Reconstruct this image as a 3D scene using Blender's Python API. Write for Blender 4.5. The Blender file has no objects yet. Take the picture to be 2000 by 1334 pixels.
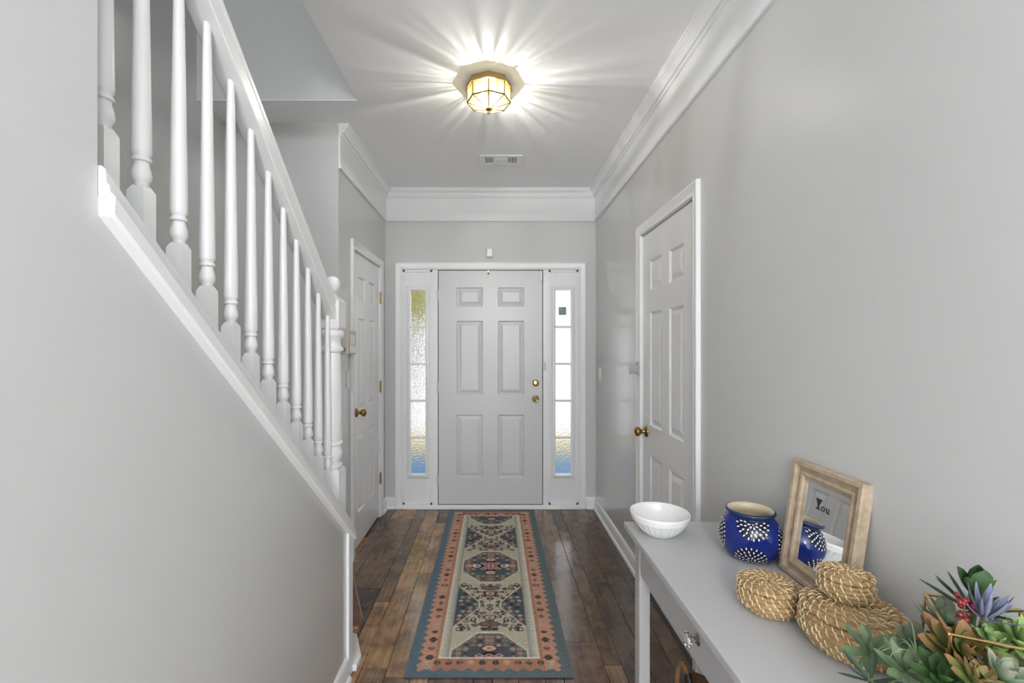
import bpy, math, random
import numpy as np
from mathutils import Vector, Matrix

random.seed(11)
sc = bpy.context.scene
C = sc.collection
PI = math.pi
R = math.radians

# ------------------------------------------------------------------ camera
cam_d = bpy.data.cameras.new('camera')
cam = bpy.data.objects.new('camera', cam_d)
C.objects.link(cam)
cam.location = (0, 0, 1.42)
cam.rotation_euler = (R(90), 0, 0)
cam_d.sensor_width = 36
cam_d.lens = 16
cam_d.shift_x = 0.017
cam_d.shift_y = 0.004
cam_d.clip_start = 0.02
sc.camera = cam

# ------------------------------------------------------------------ world, light, exposure
W = bpy.data.worlds.new('overcast_sky')
sc.world = W
W.use_nodes = True
wb = W.node_tree.nodes['Background']
wb.inputs[0].default_value = (0.93, 0.97, 1.0, 1)
wb.inputs[1].default_value = 0.72


def area(name, loc, rot, sx, sy, power, col=(1, 1, 1)):
    d = bpy.data.lights.new(name, 'AREA')
    d.shape = 'RECTANGLE'
    d.size, d.size_y, d.energy, d.color = sx, sy, power, col
    o = bpy.data.objects.new(name, d)
    C.objects.link(o)
    o.location = loc
    o.rotation_euler = rot
    return o


# fill light added at an assumed rear window of the unseen room behind
area('rear_window_fill', (-0.95, -4.56, 1.45), (R(90), 0, 0), 3.4, 1.9, 38, (0.94, 0.975, 1.0))
area('side_window_fill', (-3.16, -3.0, 1.45), (R(90), 0, R(-90)), 2.2, 1.9, 150, (0.94, 0.975, 1.0))  # added fill light at the assumed side window of that unseen room
area('right_window_fill', (0.86, -2.1, 1.35), (R(90), 0, R(90)), 1.9, 1.8, 9, (0.94, 0.975, 1.0))  # fill light added at an assumed window to brighten the stair side wall
# fill light added upstairs to lift the stairwell; no window is built there
area('landing_fill', (-1.2, -1.47, 4.2), (R(90), 0, 0), 0.8, 1.2, 15, (0.94, 0.975, 1.0))

sc.view_settings.view_transform = 'Standard'
sc.view_settings.look = 'None'
sc.view_settings.gamma = 1
sc.view_settings.use_curve_mapping = False
sc.view_settings.exposure = 1.18
sc.cycles.sample_clamp_indirect = 8
sc.cycles.max_bounces = 14
sc.cycles.diffuse_bounces = 6
sc.cycles.transparent_max_bounces = 16


# ------------------------------------------------------------------ materials
def mat(name, col=(0.8, 0.8, 0.8), rough=0.5, metal=0.0, **kw):
    m = bpy.data.materials.new(name)
    m.use_nodes = True
    b = m.node_tree.nodes['Principled BSDF']
    b.inputs['Base Color'].default_value = (*col, 1)
    b.inputs['Roughness'].default_value = rough
    b.inputs['Metallic'].default_value = metal
    for k, v in kw.items():
        b.inputs[k].default_value = v
    return m


def N(m, typ, **kw):
    n = m.node_tree.nodes.new(typ)
    for k, v in kw.items():
        if k.startswith('i_'):
            key = k[2:]
            n.inputs[int(key) if key.isdigit() else key].default_value = v
        else:
            setattr(n, k, v)
    return n


def L(m, a, b):
    m.node_tree.links.new(a, b)


def bsdf(m):
    return m.node_tree.nodes['Principled BSDF']


def coords(m, scale=(1, 1, 1)):
    tc = N(m, 'ShaderNodeTexCoord')
    mp = N(m, 'ShaderNodeMapping')
    mp.inputs['Scale'].default_value = scale
    L(m, tc.outputs['Object'], mp.inputs['Vector'])
    return mp.outputs[0]


def noise(m, vec, scale, detail=3, rough=0.5):
    n = N(m, 'ShaderNodeTexNoise')
    n.inputs['Scale'].default_value = scale
    n.inputs['Detail'].default_value = detail
    n.inputs['Roughness'].default_value = rough
    L(m, vec, n.inputs['Vector'])
    return n.outputs['Fac']


def ramp(m, fac, stops, interp='LINEAR'):
    r = N(m, 'ShaderNodeValToRGB')
    cr = r.color_ramp
    cr.interpolation = interp
    while len(cr.elements) < len(stops):
        cr.elements.new(0.5)
    for e, (p, c) in zip(cr.elements, stops):
        e.position = p
        e.color = (*c, 1) if len(c) == 3 else c
    L(m, fac, r.inputs[0])
    return r.outputs[0]


def bump(m, h, strength=0.1, dist=0.002):
    b = N(m, 'ShaderNodeBump')
    b.inputs['Strength'].default_value = strength
    b.inputs['Distance'].default_value = dist
    L(m, h, b.inputs['Height'])
    L(m, b.outputs[0], bsdf(m).inputs['Normal'])
    return b


def mix(m, fac, a, b, mode='MIX'):
    n = N(m, 'ShaderNodeMix')
    n.data_type = 'RGBA'
    n.blend_type = mode
    for s, v in ((n.inputs[0], fac), (n.inputs[6], a), (n.inputs[7], b)):
        if isinstance(v, (int, float)):
            s.default_value = v
        elif isinstance(v, tuple):
            s.default_value = (*v, 1)
        else:
            L(m, v, s)
    return n.outputs[2]


def paint(name, col, rough, bs=0.05, scale=260):
    m = mat(name, col, rough)
    bump(m, noise(m, coords(m), scale, 3), bs, 0.001)
    return m


def speckled(name, c1, c2, scale, rough=0.6, stretch=(1, 1, 1), metal=0.0, bs=0.2, bd=0.001):
    m = mat(name, c1, rough, metal)
    f = noise(m, coords(m, stretch), scale, 4, 0.6)
    L(m, ramp(m, f, [(0.32, c1), (0.68, c2)]), bsdf(m).inputs['Base Color'])
    bump(m, f, bs, bd)
    return m


M = {}
M['wall'] = paint('greige_wall_paint', (0.605, 0.606, 0.602), 0.32, 0.04, 120)


def eggshell(m, rough):
    # eggshell paint: matt face on, a soft sheen only at grazing angles
    bsdf(m).inputs['Specular IOR Level'].default_value = 0.04
    gl = N(m, 'ShaderNodeBsdfGlossy')
    gl.inputs['Roughness'].default_value = rough
    lw = N(m, 'ShaderNodeLayerWeight')
    lw.inputs['Blend'].default_value = 0.5
    pw = N(m, 'ShaderNodeMapRange', interpolation_type='SMOOTHSTEP')
    L(m, lw.outputs['Facing'], pw.inputs['Value'])
    pw.inputs['From Min'].default_value = 0.5
    pw.inputs['From Max'].default_value = 0.95
    pw.inputs['To Max'].default_value = 0.75
    mx = N(m, 'ShaderNodeMixShader')
    L(m, pw.outputs[0], mx.inputs[0])
    L(m, bsdf(m).outputs[0], mx.inputs[1])
    L(m, gl.outputs[0], mx.inputs[2])
    L(m, mx.outputs[0], m.node_tree.nodes['Material Output'].inputs[0])


eggshell(M['wall'], 0.2)
M['ceiling'] = paint('flat_ceiling_paint', (0.92, 0.925, 0.935), 0.85, 0.05, 200)
M['trim'] = paint('white_gloss_trim_paint', (0.835, 0.84, 0.85), 0.26, 0.02, 90)
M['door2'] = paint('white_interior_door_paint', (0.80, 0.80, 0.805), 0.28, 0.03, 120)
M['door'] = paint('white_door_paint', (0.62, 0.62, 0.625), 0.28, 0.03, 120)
M['rail'] = paint('white_railing_paint', (0.80, 0.80, 0.80), 0.30, 0.02, 60)
M['plastic'] = mat('white_plastic', (0.78, 0.78, 0.77), 0.35)
M['beige_plastic'] = mat('beige_plastic', (0.62, 0.54, 0.49), 0.4)
M['screen'] = mat('pale_screen', (0.75, 0.80, 0.82), 0.1)
M['dark'] = mat('dark_gap', (0.02, 0.02, 0.02), 0.8)
M['vent_dark'] = mat('vent_duct_shade', (0.08, 0.08, 0.085), 0.9)
M['brass'] = mat('polished_brass', (0.56, 0.42, 0.20), 0.22, 1.0)
M['old_brass'] = mat('aged_brass', (0.36, 0.22, 0.08), 0.28, 1.0)
M['came'] = mat('dark_brass_came', (0.14, 0.085, 0.03), 0.35, 1.0)
M['gold_wire'] = mat('brushed_gold_wire', (0.70, 0.50, 0.22), 0.3, 1.0)
M['chrome'] = mat('brushed_chrome', (0.36, 0.355, 0.345), 0.3, 1.0)
M['nickel'] = mat('painted_over_steel', (0.62, 0.62, 0.62), 0.4, 0.3)
M['table'] = paint('grey_table_paint', (0.50, 0.50, 0.51), 0.42, 0.03, 120)
M['ceramic'] = mat('white_glazed_ceramic', (0.82, 0.82, 0.81), 0.08)
M['mirror'] = mat('mirror_glass', (0.86, 0.87, 0.87), 0.0, 1.0)
M['black'] = mat('black_print', (0.03, 0.03, 0.03), 0.5)
M['crystal'] = mat('clear_crystal', (1, 1, 1), 0.0, 0.0, IOR=1.5)
bsdf(M['crystal']).inputs['Transmission Weight'].default_value = 1.0
M['cream_glaze'] = mat('cream_glaze', (0.62, 0.53, 0.38), 0.3)
M['enamel'] = mat('white_enamel_paint', (0.88, 0.88, 0.86), 0.2)
M['straw'] = speckled('dry_seagrass', (0.47, 0.305, 0.14), (0.25, 0.155, 0.066), 130, 0.62, (1, 1, 2.2), 0.0, 0.5, 0.002)
M['stitch'] = speckled('pale_straw_stitch', (0.86, 0.74, 0.52), (0.70, 0.56, 0.34), 160, 0.55)
M['carpet'] = speckled('pale_bounce_carpet', (0.62, 0.60, 0.56), (0.52, 0.50, 0.47), 200, 0.95)
M['soil'] = speckled('dark_moss', (0.05, 0.05, 0.025), (0.09, 0.10, 0.04), 90, 0.9)
M['leather'] = speckled('tan_leather', (0.30, 0.16, 0.06), (0.20, 0.10, 0.04), 60, 0.5)
M['black_leather'] = mat('black_leather', (0.012, 0.012, 0.016), 0.4)
M['wicker'] = speckled('brown_wicker', (0.16, 0.07, 0.03), (0.07, 0.03, 0.015), 60, 0.6)
M['porch'] = speckled('blue_painted_concrete', (0.01, 0.09, 0.22), (0.025, 0.15, 0.32), 5, 0.5)
M['lawn'] = speckled('dry_winter_lawn', (0.62, 0.50, 0.24), (0.26, 0.22, 0.10), 6, 0.9)
M['drive'] = mat('pale_concrete_drive', (0.90, 0.90, 0.92), 0.9)
M['treebark'] = speckled('grey_bark', (0.22, 0.18, 0.14), (0.10, 0.08, 0.06), 14, 0.9)
M['treeleaf'] = speckled('yellow_green_leaves', (0.80, 0.70, 0.04), (0.20, 0.22, 0.03), 3, 0.7)
M['teal_sticker'] = mat('teal_sticker', (0.03, 0.12, 0.14), 0.5)


def wood_floor():
    m = mat('distressed_wood_plank', (0.2, 0.1, 0.05), 0.25)
    oi = N(m, 'ShaderNodeObjectInfo')
    tc = N(m, 'ShaderNodeTexCoord')
    add = N(m, 'ShaderNodeVectorMath', operation='ADD')
    L(m, tc.outputs['Object'], add.inputs[0])
    sc_ = N(m, 'ShaderNodeVectorMath', operation='SCALE')
    L(m, oi.outputs['Location'], sc_.inputs[0])
    sc_.inputs['Scale'].default_value = 7.31
    L(m, sc_.outputs[0], add.inputs[1])
    mp = N(m, 'ShaderNodeMapping')
    mp.inputs['Scale'].default_value = (1.0, 0.06, 1.0)
    L(m, add.outputs[0], mp.inputs['Vector'])
    g = noise(m, mp.outputs[0], 75, 6, 0.65)
    mp2 = N(m, 'ShaderNodeMapping')
    mp2.inputs['Scale'].default_value = (1.0, 0.9, 1.0)
    L(m, add.outputs[0], mp2.inputs['Vector'])
    saw = noise(m, mp2.outputs[0], 15, 5, 0.7)
    blot = noise(m, add.outputs[0], 5.5, 3, 0.6)
    c = mix(m, 1.0, oi.outputs['Color'], ramp(m, g, [(0.25, (0.45, 0.42, 0.40)), (0.55, (1, 1, 1)), (0.8, (1.35, 1.3, 1.2))]), 'MULTIPLY')
    c = mix(m, 1.0, c, ramp(m, saw, [(0.28, (0.55, 0.52, 0.50)), (0.50, (1, 1, 1)), (0.75, (1.18, 1.18, 1.15))]), 'MULTIPLY')
    c = mix(m, 1.0, c, ramp(m, blot, [(0.30, (0.50, 0.46, 0.44)), (0.60, (1.1, 1.1, 1.1))]), 'MULTIPLY')
    L(m, c, bsdf(m).inputs['Base Color'])
    rr = N(m, 'ShaderNodeMapRange')
    rr.inputs['To Min'].default_value = 0.10
    rr.inputs['To Max'].default_value = 0.22
    L(m, saw, rr.inputs['Value'])
    L(m, rr.outputs[0], bsdf(m).inputs['Roughness'])
    bsdf(m).inputs['Specular IOR Level'].default_value = 0.72
    bump(m, saw, 0.10, 0.0015)
    return m


M['floor'] = wood_floor()
M['subfloor'] = mat('dark_subfloor', (0.03, 0.02, 0.015), 0.6)
M['tread'] = speckled('stained_wood_tread', (0.20, 0.085, 0.040), (0.10, 0.043, 0.022), 22, 0.3, (0.15, 1, 1), 0.0, 0.1)


def frame_wood():
    m = mat('whitewashed_wood', (0.5, 0.4, 0.28), 0.6)
    f = noise(m, coords(m, (30, 30, 30)), 1.2, 5, 0.6)
    L(m, ramp(m, f, [(0.25, (0.33, 0.24, 0.155)), (0.55, (0.49, 0.39, 0.28)), (0.8, (0.62, 0.53, 0.42))]), bsdf(m).inputs['Base Color'])
    bump(m, f, 0.2, 0.001)
    return m


M['frame_wood'] = frame_wood()


def obscure_glass():
    m = mat('hammered_privacy_glass', (1, 1, 1), 0.02, 0.0, IOR=1.45)
    bsdf(m).inputs['Transmission Weight'].default_value = 1.0
    v = coords(m, (1, 9, 1))
    w = N(m, 'ShaderNodeTexVoronoi')
    w.inputs['Scale'].default_value = 62
    L(m, v, w.inputs['Vector'])
    n = noise(m, v, 120, 2)
    a = N(m, 'ShaderNodeMath', operation='ADD')
    L(m, w.outputs['Distance'], a.inputs[0])
    L(m, n, a.inputs[1])
    bump(m, a.outputs[0], 0.4, 0.003)
    return m


M['obscure'] = obscure_glass()


def lamp_glass():
    # streaks for the ceiling put into the pane's transparency as noise stripes
    m = bpy.data.materials.new('streaked_lamp_glass')
    m.use_nodes = True
    nt = m.node_tree
    nt.nodes.remove(nt.nodes['Principled BSDF'])
    out = nt.nodes['Material Output']
    oi = N(m, 'ShaderNodeObjectInfo')
    tc = N(m, 'ShaderNodeTexCoord')
    s = N(m, 'ShaderNodeVectorMath', operation='SCALE')
    L(m, oi.outputs['Location'], s.inputs[0])
    s.inputs['Scale'].default_value = 0.0
    rv = N(m, 'ShaderNodeCombineXYZ')
    k = N(m, 'ShaderNodeMath', operation='MULTIPLY')
    L(m, oi.outputs['Random'], k.inputs[0])
    k.inputs[1].default_value = 31.7
    L(m, k.outputs[0], rv.inputs['Y'])
    mp = N(m, 'ShaderNodeMapping')
    mp.inputs['Scale'].default_value = (1, 0.0, 0.12)
    L(m, tc.outputs['Object'], mp.inputs['Vector'])
    ad = N(m, 'ShaderNodeVectorMath', operation='ADD')
    L(m, mp.outputs[0], ad.inputs[0])
    L(m, rv.outputs[0], ad.inputs[1])
    f = noise(m, ad.outputs[0], 46, 2, 0.6)
    col = ramp(m, f, [(0.36, (0.30, 0.29, 0.26)), (0.5, (0.62, 0.61, 0.57)), (0.62, (1.0, 0.99, 0.95))])
    tr = N(m, 'ShaderNodeBsdfTransparent')
    L(m, col, tr.inputs[0])
    gl = N(m, 'ShaderNodeBsdfGlossy')
    gl.inputs['Roughness'].default_value = 0.04
    gl.inputs['Color'].default_value = (1, 0.93, 0.72, 1)
    tl = N(m, 'ShaderNodeBsdfTranslucent')
    tl.inputs[0].default_value = (0.95, 0.80, 0.30, 1)
    m0 = N(m, 'ShaderNodeMixShader')
    m0.inputs[0].default_value = 0.70
    L(m, tl.outputs[0], m0.inputs[1])
    L(m, gl.outputs[0], m0.inputs[2])
    mx = N(m, 'ShaderNodeMixShader')
    mx.inputs[0].default_value = 0.15
    L(m, tr.outputs[0], mx.inputs[1])
    L(m, m0.outputs[0], mx.inputs[2])
    L(m, mx.outputs[0], out.inputs[0])
    return m


M['lamp_glass'] = lamp_glass()


def bulb_mat():
    m = bpy.data.materials.new('lit_clear_bulb')
    m.use_nodes = True
    nt = m.node_tree
    nt.nodes.remove(nt.nodes['Principled BSDF'])
    tr = N(m, 'ShaderNodeBsdfTransparent')
    em = N(m, 'ShaderNodeEmission')
    em.inputs[0].default_value = (1.0, 0.95, 0.8, 1)
    em.inputs[1].default_value = 5
    mx = N(m, 'ShaderNodeMixShader')
    mx.inputs[0].default_value = 0.35
    L(m, tr.outputs[0], mx.inputs[1])
    L(m, em.outputs[0], mx.inputs[2])
    L(m, mx.outputs[0], nt.nodes['Material Output'].inputs[0])
    return m


M['bulb'] = bulb_mat()
M['opal'] = mat('fill_globe_opal', (0.9, 0.9, 0.9), 0.3)
bsdf(M['opal']).inputs['Emission Color'].default_value = (0.95, 0.975, 1.0, 1)
bsdf(M['opal']).inputs['Emission Strength'].default_value = 52  # glow of the added fill globes behind the camera


def leaf_mat(name, base, tip, rough=0.55):
    # colour runs from the leaf's base to its tip (local y), as on the plant
    m = mat(name, base, rough)
    tc = N(m, 'ShaderNodeTexCoord')
    sp = N(m, 'ShaderNodeSeparateXYZ')
    L(m, tc.outputs['Object'], sp.inputs[0])
    nz = noise(m, tc.outputs['Object'], 60, 3)
    a = N(m, 'ShaderNodeMath', operation='MULTIPLY_ADD')
    L(m, nz, a.inputs[0])
    a.inputs[1].default_value = 0.5
    sub = N(m, 'ShaderNodeMath', operation='SUBTRACT')
    L(m, sp.outputs['Y'], sub.inputs[0])
    sub.inputs[1].default_value = 0.25
    L(m, sub.outputs[0], a.inputs[2])
    L(m, ramp(m, a.outputs[0], [(0.25, base), (0.78, tuple((x + y) / 2 for x, y in zip(base, tip))), (1.0, tip)]), bsdf(m).inputs['Base Color'])
    bump(m, nz, 0.15, 0.05)
    return m


# ------------------------------------------------------------------ mesh helpers
class MB:
    def __init__(s):
        s.v = []
        s.f = []

    def add(s, vs, fs, mtx=None):
        o = len(s.v)
        s.v += [tuple(mtx @ Vector(p)) if mtx else tuple(p) for p in vs]
        s.f += [tuple(i + o for i in f) for f in fs]
        return s

    def box(s, x0, y0, z0, x1, y1, z1, mtx=None):
        vs = [(x0, y0, z0), (x1, y0, z0), (x1, y1, z0), (x0, y1, z0), (x0, y0, z1), (x1, y0, z1), (x1, y1, z1), (x0, y1, z1)]
        fs = [(0, 3, 2, 1), (4, 5, 6, 7), (0, 1, 5, 4), (1, 2, 6, 5), (2, 3, 7, 6), (3, 0, 4, 7)]
        return s.add(vs, fs, mtx)

    def prism(s, pts, z0, z1, mtx=None):
        n = len(pts)
        vs = [(x, y, z0) for x, y in pts] + [(x, y, z1) for x, y in pts]
        fs = [tuple(range(n))[::-1], tuple(range(n, 2 * n))] + [(i, (i + 1) % n, n + (i + 1) % n, n + i) for i in range(n)]
        return s.add(vs, fs, mtx)

    def loft(s, rings, caps=True, closed_u=True, mtx=None):
        n = len(rings[0])
        vs = [p for r in rings for p in r]
        fs = []
        for k in range(len(rings) - 1):
            for i in range(n if closed_u else n - 1):
                j = (i + 1) % n
                fs.append((k * n + i, k * n + j, (k + 1) * n + j, (k + 1) * n + i))
        if caps:
            fs.append(tuple(range(n))[::-1])
            fs.append(tuple(range((len(rings) - 1) * n, len(rings) * n)))
        return s.add(vs, fs, mtx)

    def lathe(s, prof, n=24, mtx=None, caps=True):
        rings = [[(r * math.cos(2 * PI * i / n), r * math.sin(2 * PI * i / n), z) for i in range(n)] for r, z in prof]
        return s.loft(rings, caps, True, mtx)

    def tube(s, pts, rad, n=6, closed=False, mtx=None):
        pts = [Vector(p) for p in pts]
        m = len(pts)
        rads = rad if isinstance(rad, (list, tuple)) else [rad] * m
        rings = []
        up = None
        for i, p in enumerate(pts):
            if closed:
                t = pts[(i + 1) % m] - pts[i - 1]
            else:
                t = pts[min(i + 1, m - 1)] - pts[max(i - 1, 0)]
            t.normalize()
            if up is None:
                up = t.orthogonal().normalized()
            else:
                up = (up - t * up.dot(t))
                up = up.normalized() if up.length > 1e-6 else t.orthogonal().normalized()
            b = t.cross(up)
            rings.append([tuple(p + (up * math.cos(2 * PI * k / n) + b * math.sin(2 * PI * k / n)) * rads[i]) for k in range(n)])
        if closed:
            rings.append(rings[0])
            return s.loft(rings, False, True, mtx)
        return s.loft(rings, True, True, mtx)

    def sphere(s, c, r, n=12, m=8, mtx=None):
        rx, ry, rz = r if isinstance(r, tuple) else (r, r, r)
        rings = []
        for k in range(m + 1):
            a = -PI / 2 + PI * k / m
            q = max(math.cos(a), 0.001)
            rings.append([(c[0] + rx * q * math.cos(2 * PI * i / n), c[1] + ry * q * math.sin(2 * PI * i / n), c[2] + rz * math.sin(a)) for i in range(n)])
        return s.loft(rings, True, True, mtx)

    def mesh(s, name, m=None, smooth=None):
        me = bpy.data.meshes.new(name)
        me.from_pydata(s.v, [], s.f)
        if m:
            me.materials.append(m)
        me.validate()
        if smooth is not None:
            me.polygons.foreach_set('use_smooth', [True] * len(me.polygons))
            me.set_sharp_from_angle(angle=R(smooth))
        me.update()
        return me

    def build(s, name, m, parent=None, smooth=None, bevel=0, loc=None, rot=None):
        me = s.mesh(name, m, smooth)
        return link(name, me, parent, bevel, loc, rot)


def link(name, me, parent=None, bevel=0, loc=None, rot=None):
    o = bpy.data.objects.new(name, me)
    C.objects.link(o)
    if parent:
        o.parent = parent
    if loc is not None:
        o.location = loc
    if rot is not None:
        o.rotation_euler = rot
    if bevel:
        b = o.modifiers.new('bevel', 'BEVEL')
        b.width = bevel
        b.segments = 2
        b.limit_method = 'ANGLE'
        b.angle_limit = R(40)
    return o


def empty(name, loc=(0, 0, 0), rz=0, rot=None):
    o = bpy.data.objects.new(name, None)
    o.empty_display_size = 0.05
    C.objects.link(o)
    o.location = loc
    o.rotation_euler = rot if rot else (0, 0, rz)
    return o


def tag(o, label=None, cat=None, group=None, kind=None):
    if label:
        o['label'] = label
    if cat:
        o['category'] = cat
    if group:
        o['group'] = group
    if kind:
        o['kind'] = kind
    return o


def struct(o, label=None, cat=None):
    return tag(o, label, cat, None, 'structure')

# ------------------------------------------------------------------ the room's measures (metres; camera stands at x=0, y=0)
XR = 0.882          # right wall
XL = -0.953         # closet wall on the left
YB = 3.97           # entrance wall
YC = 2.778          # near end of the closet wall
H = 2.778           # hall ceiling
XK = -0.63          # stair side wall, hall face
YK = 1.975          # its far end
YW = 0.722          # where it becomes a full-height wall
XS = -1.65          # far wall of the stairwell
SL = 0.83           # stair slope

# ------------------------------------------------------------------ floor: base and separate planks
fl = MB()
fl.box(-3.3, -4.7, -0.1, 1.0, 4.1, -0.012)
floor = fl.build('floor', M['subfloor'])
struct(floor, 'dark distressed wood plank floor of the entrance hall', 'floor')
tones = [(0.120, 0.077, 0.053), (0.150, 0.098, 0.066), (0.190, 0.125, 0.080), (0.092, 0.061, 0.046), (0.230, 0.150, 0.088),
         (0.340, 0.210, 0.105), (0.160, 0.095, 0.060), (0.110, 0.076, 0.058), (0.205, 0.135, 0.085)]
rng = random.Random(5)


def plank(x0, x1, y0, y1):
    g = 0.0011
    w, l = (x1 - x0) / 2 - g, (y1 - y0) / 2 - g
    c = 0.0012
    mb = MB()
    rings = [[(-w, -l, -0.011), (w, -l, -0.011), (w, l, -0.011), (-w, l, -0.011)],
             [(-w, -l, -c), (w, -l, -c), (w, l, -c), (-w, l, -c)],
             [(-w + c, -l + c, 0), (w - c, -l + c, 0), (w - c, l - c, 0), (-w + c, l - c, 0)]]
    mb.loft(rings)
    o = mb.build('plank', M['floor'], floor, None, 0, ((x0 + x1) / 2, (y0 + y1) / 2, rng.uniform(-0.0006, 0)))
    t = rng.choice(tones)
    k = rng.uniform(0.72, 1.22)
    o.color = (t[0] * k * 1.04, t[1] * k * 0.95, t[2] * k * 0.88, 1)


def strip_row(x0, x1, ya, yb, lmin, lmax):
    y = ya - rng.uniform(0, lmax * 0.7)
    while y < yb:
        l = rng.uniform(lmin, lmax)
        a, b = max(y, ya), min(y + l, yb)
        if b - a > 0.03:
            plank(x0, x1, a, b)
        y += l


xb = -1.625
row = 0
while xb < XR - 0.01:
    xe = min(xb + 0.192, XR)
    ya = 1.9 if xe < -0.6 else -1.2
    yend = YC if xe < XL - 0.05 else YB + 0.03
    if row % 3 == 1 or xe - xb < 0.15:
        strip_row(xb, xe, ya, yend, 0.55, 1.25)
    elif row % 3 == 2:
        strip_row(xb, xb + 0.080, ya, yend, 0.35, 0.9)
        strip_row(xb + 0.080, xe, ya, yend, 0.45, 1.1)
    else:
        strip_row(xb, xb + 0.112, ya, yend, 0.45, 1.1)
        strip_row(xb + 0.112, xe, ya, yend, 0.35, 0.9)
    xb = xe
    row += 1
rear_fl = MB().box(-3.2, -4.6, -0.012, XR, -1.2, 0.0).build('floor_rear', M['carpet'])  # unseen floor, made pale to bounce light up to the ceiling
struct(rear_fl, 'unseen floor of the room behind, carpet kept pale to bounce light', 'floor')

# ------------------------------------------------------------------ walls
# door openings
D2A, D2B, D2T = 2.005, 2.728, 2.078      # right wall door opening, y range and top
D3A, D3B, D3T = 3.069, 3.773, 2.073      # closet door on the left wall
FX0, FX1, FT = -0.808, 0.737, 2.086      # entrance unit opening

w = MB()
w.box(XR, -4.6, 0, XR + 0.12, -3.05, H).box(XR, -1.15, 0, XR + 0.12, D2A, H).box(XR, -3.05, 0, XR + 0.12, -1.15, 0.45).box(XR, -3.05, 2.25, XR + 0.12, -1.15, H)
w.box(XR, D2B, 0, XR + 0.12, YB + 0.12, H)
w.box(XR, D2A, D2T, XR + 0.12, D2B, H)
struct(w.build('wall_right', M['wall']), 'light grey painted wall on the right', 'wall')

w = MB()
w.box(XL - 0.12, YB, 0, FX0, YB + 0.13, H)
w.box(FX1, YB, 0, XR + 0.12, YB + 0.13, H)
w.box(FX0, YB, FT, FX1, YB + 0.13, H)
struct(w.build('wall_back', M['wall']), 'light grey wall around the front door', 'wall')

w = MB()
w.box(XL - 0.12, YC, 0, XL, D3A, H)
w.box(XL - 0.12, D3B, 0, XL, YB, H)
w.box(XL - 0.12, D3A, D3T, XL, D3B, H)
w.box(XS, YC, 0, XL - 0.12, YC + 0.12, H)
struct(w.build('wall_left', M['wall']), 'light grey closet wall with corner beyond the stairs', 'wall')

# stair side wall: sloped part, then full height
zu = lambda y: 0.608 + SL * (1.9515 - y)      # line where the cap meets the wall
w = MB()
yy = [YK, YW]
pts = [(YW, 0), (YK, 0), (YK, zu(YK) + 0.03), (YW, zu(YW) + 0.03)]
w.prism(pts, XK - 0.12, XK, Matrix(((0, 0, 1, 0), (1, 0, 0, 0), (0, 1, 0, 0), (0, 0, 0, 1))))
w.box(XK - 0.12, -1.5, 0, XK, YW, H)
struct(w.build('wall_stairs', M['wall']), 'light grey side wall under the stair railing', 'wall')

w = MB()
w.box(XS - 0.1, -1.6, 0, XS, YC + 0.12, 5.2)
struct(w.build('wall_stairwell', M['wall']), 'grey wall on the far side of the stairs', 'wall')
w = MB()
w.box(XS, 2.52, H + 0.005, -0.76, 2.62, 5.2)
w.box(-0.76, -1.6, H + 0.2, -0.66, 2.62, 5.2)
struct(w.build('wall_upper', M['wall']), 'grey upper stairwell wall seen through the ceiling opening', 'wall')
w = MB()
w.box(-3.2, -1.6, 0, -0.75, -1.5, 5.2)
struct(w.build('wall_rear_divider', M['wall']), 'grey wall closing the stairs behind', 'wall')
w = MB()
w.box(-3.3, -4.6, 0, -3.2, -4.1, H).box(-3.3, -1.9, 0, -3.2, -1.5, H)
w.box(-3.3, -4.1, 0, -3.2, -1.9, 0.5).box(-3.3, -4.1, 2.4, -3.2, -1.9, H)
w.box(-3.3, -4.7, 0, -2.65, -4.6, H).box(0.75, -4.7, 0, 1.0, -4.6, H)
w.box(-2.65, -4.7, 0, 0.75, -4.6, 0.5).box(-2.65, -4.7, 2.4, 0.75, -4.6, H)
struct(w.build('wall_rear', M['wall']), 'grey walls with assumed windows of the unseen room behind', 'wall')

# ------------------------------------------------------------------ ceilings
w = MB()
w.box(-0.76, -1.5, H, 1.0, 4.1, H + 0.22)
w.box(XS - 0.1, 2.52, H, -0.76, 4.1, H + 0.004)
w.box(-3.3, -4.7, H, 1.0, -1.5, H + 0.22)
struct(w.build('ceiling', M['ceiling']), 'flat white hall ceiling with stairwell opening', 'ceiling')
w = MB().box(XS - 0.1, -1.6, 5.2, -0.6, 2.7, 5.3)
struct(w.build('ceiling_upper', M['ceiling']), 'white ceiling above the upper stairwell', 'ceiling')


# ------------------------------------------------------------------ crown moulding and baseboards
def run(name, prof, a, b, label, mitre_a=0, mitre_b=0, nrm=(0, 0), m='trim', cat='moulding'):
    """profile (p out of the wall, z) carried from a to b along the wall; mitre = shift along the run per unit p"""
    a, b = Vector((*a, 0)), Vector((*b, 0))
    d = (b - a).normalized()
    nv = Vector((*nrm, 0))
    r0 = [tuple(a + nv * p + d * (p * mitre_a) + Vector((0, 0, z))) for p, z in prof]
    r1 = [tuple(b + nv * p - d * (p * mitre_b) + Vector((0, 0, z))) for p, z in prof]
    mb = MB().loft([r0, r1], True, True)
    return struct(mb.build(name, M[m], None, 25), label, cat)


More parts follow.
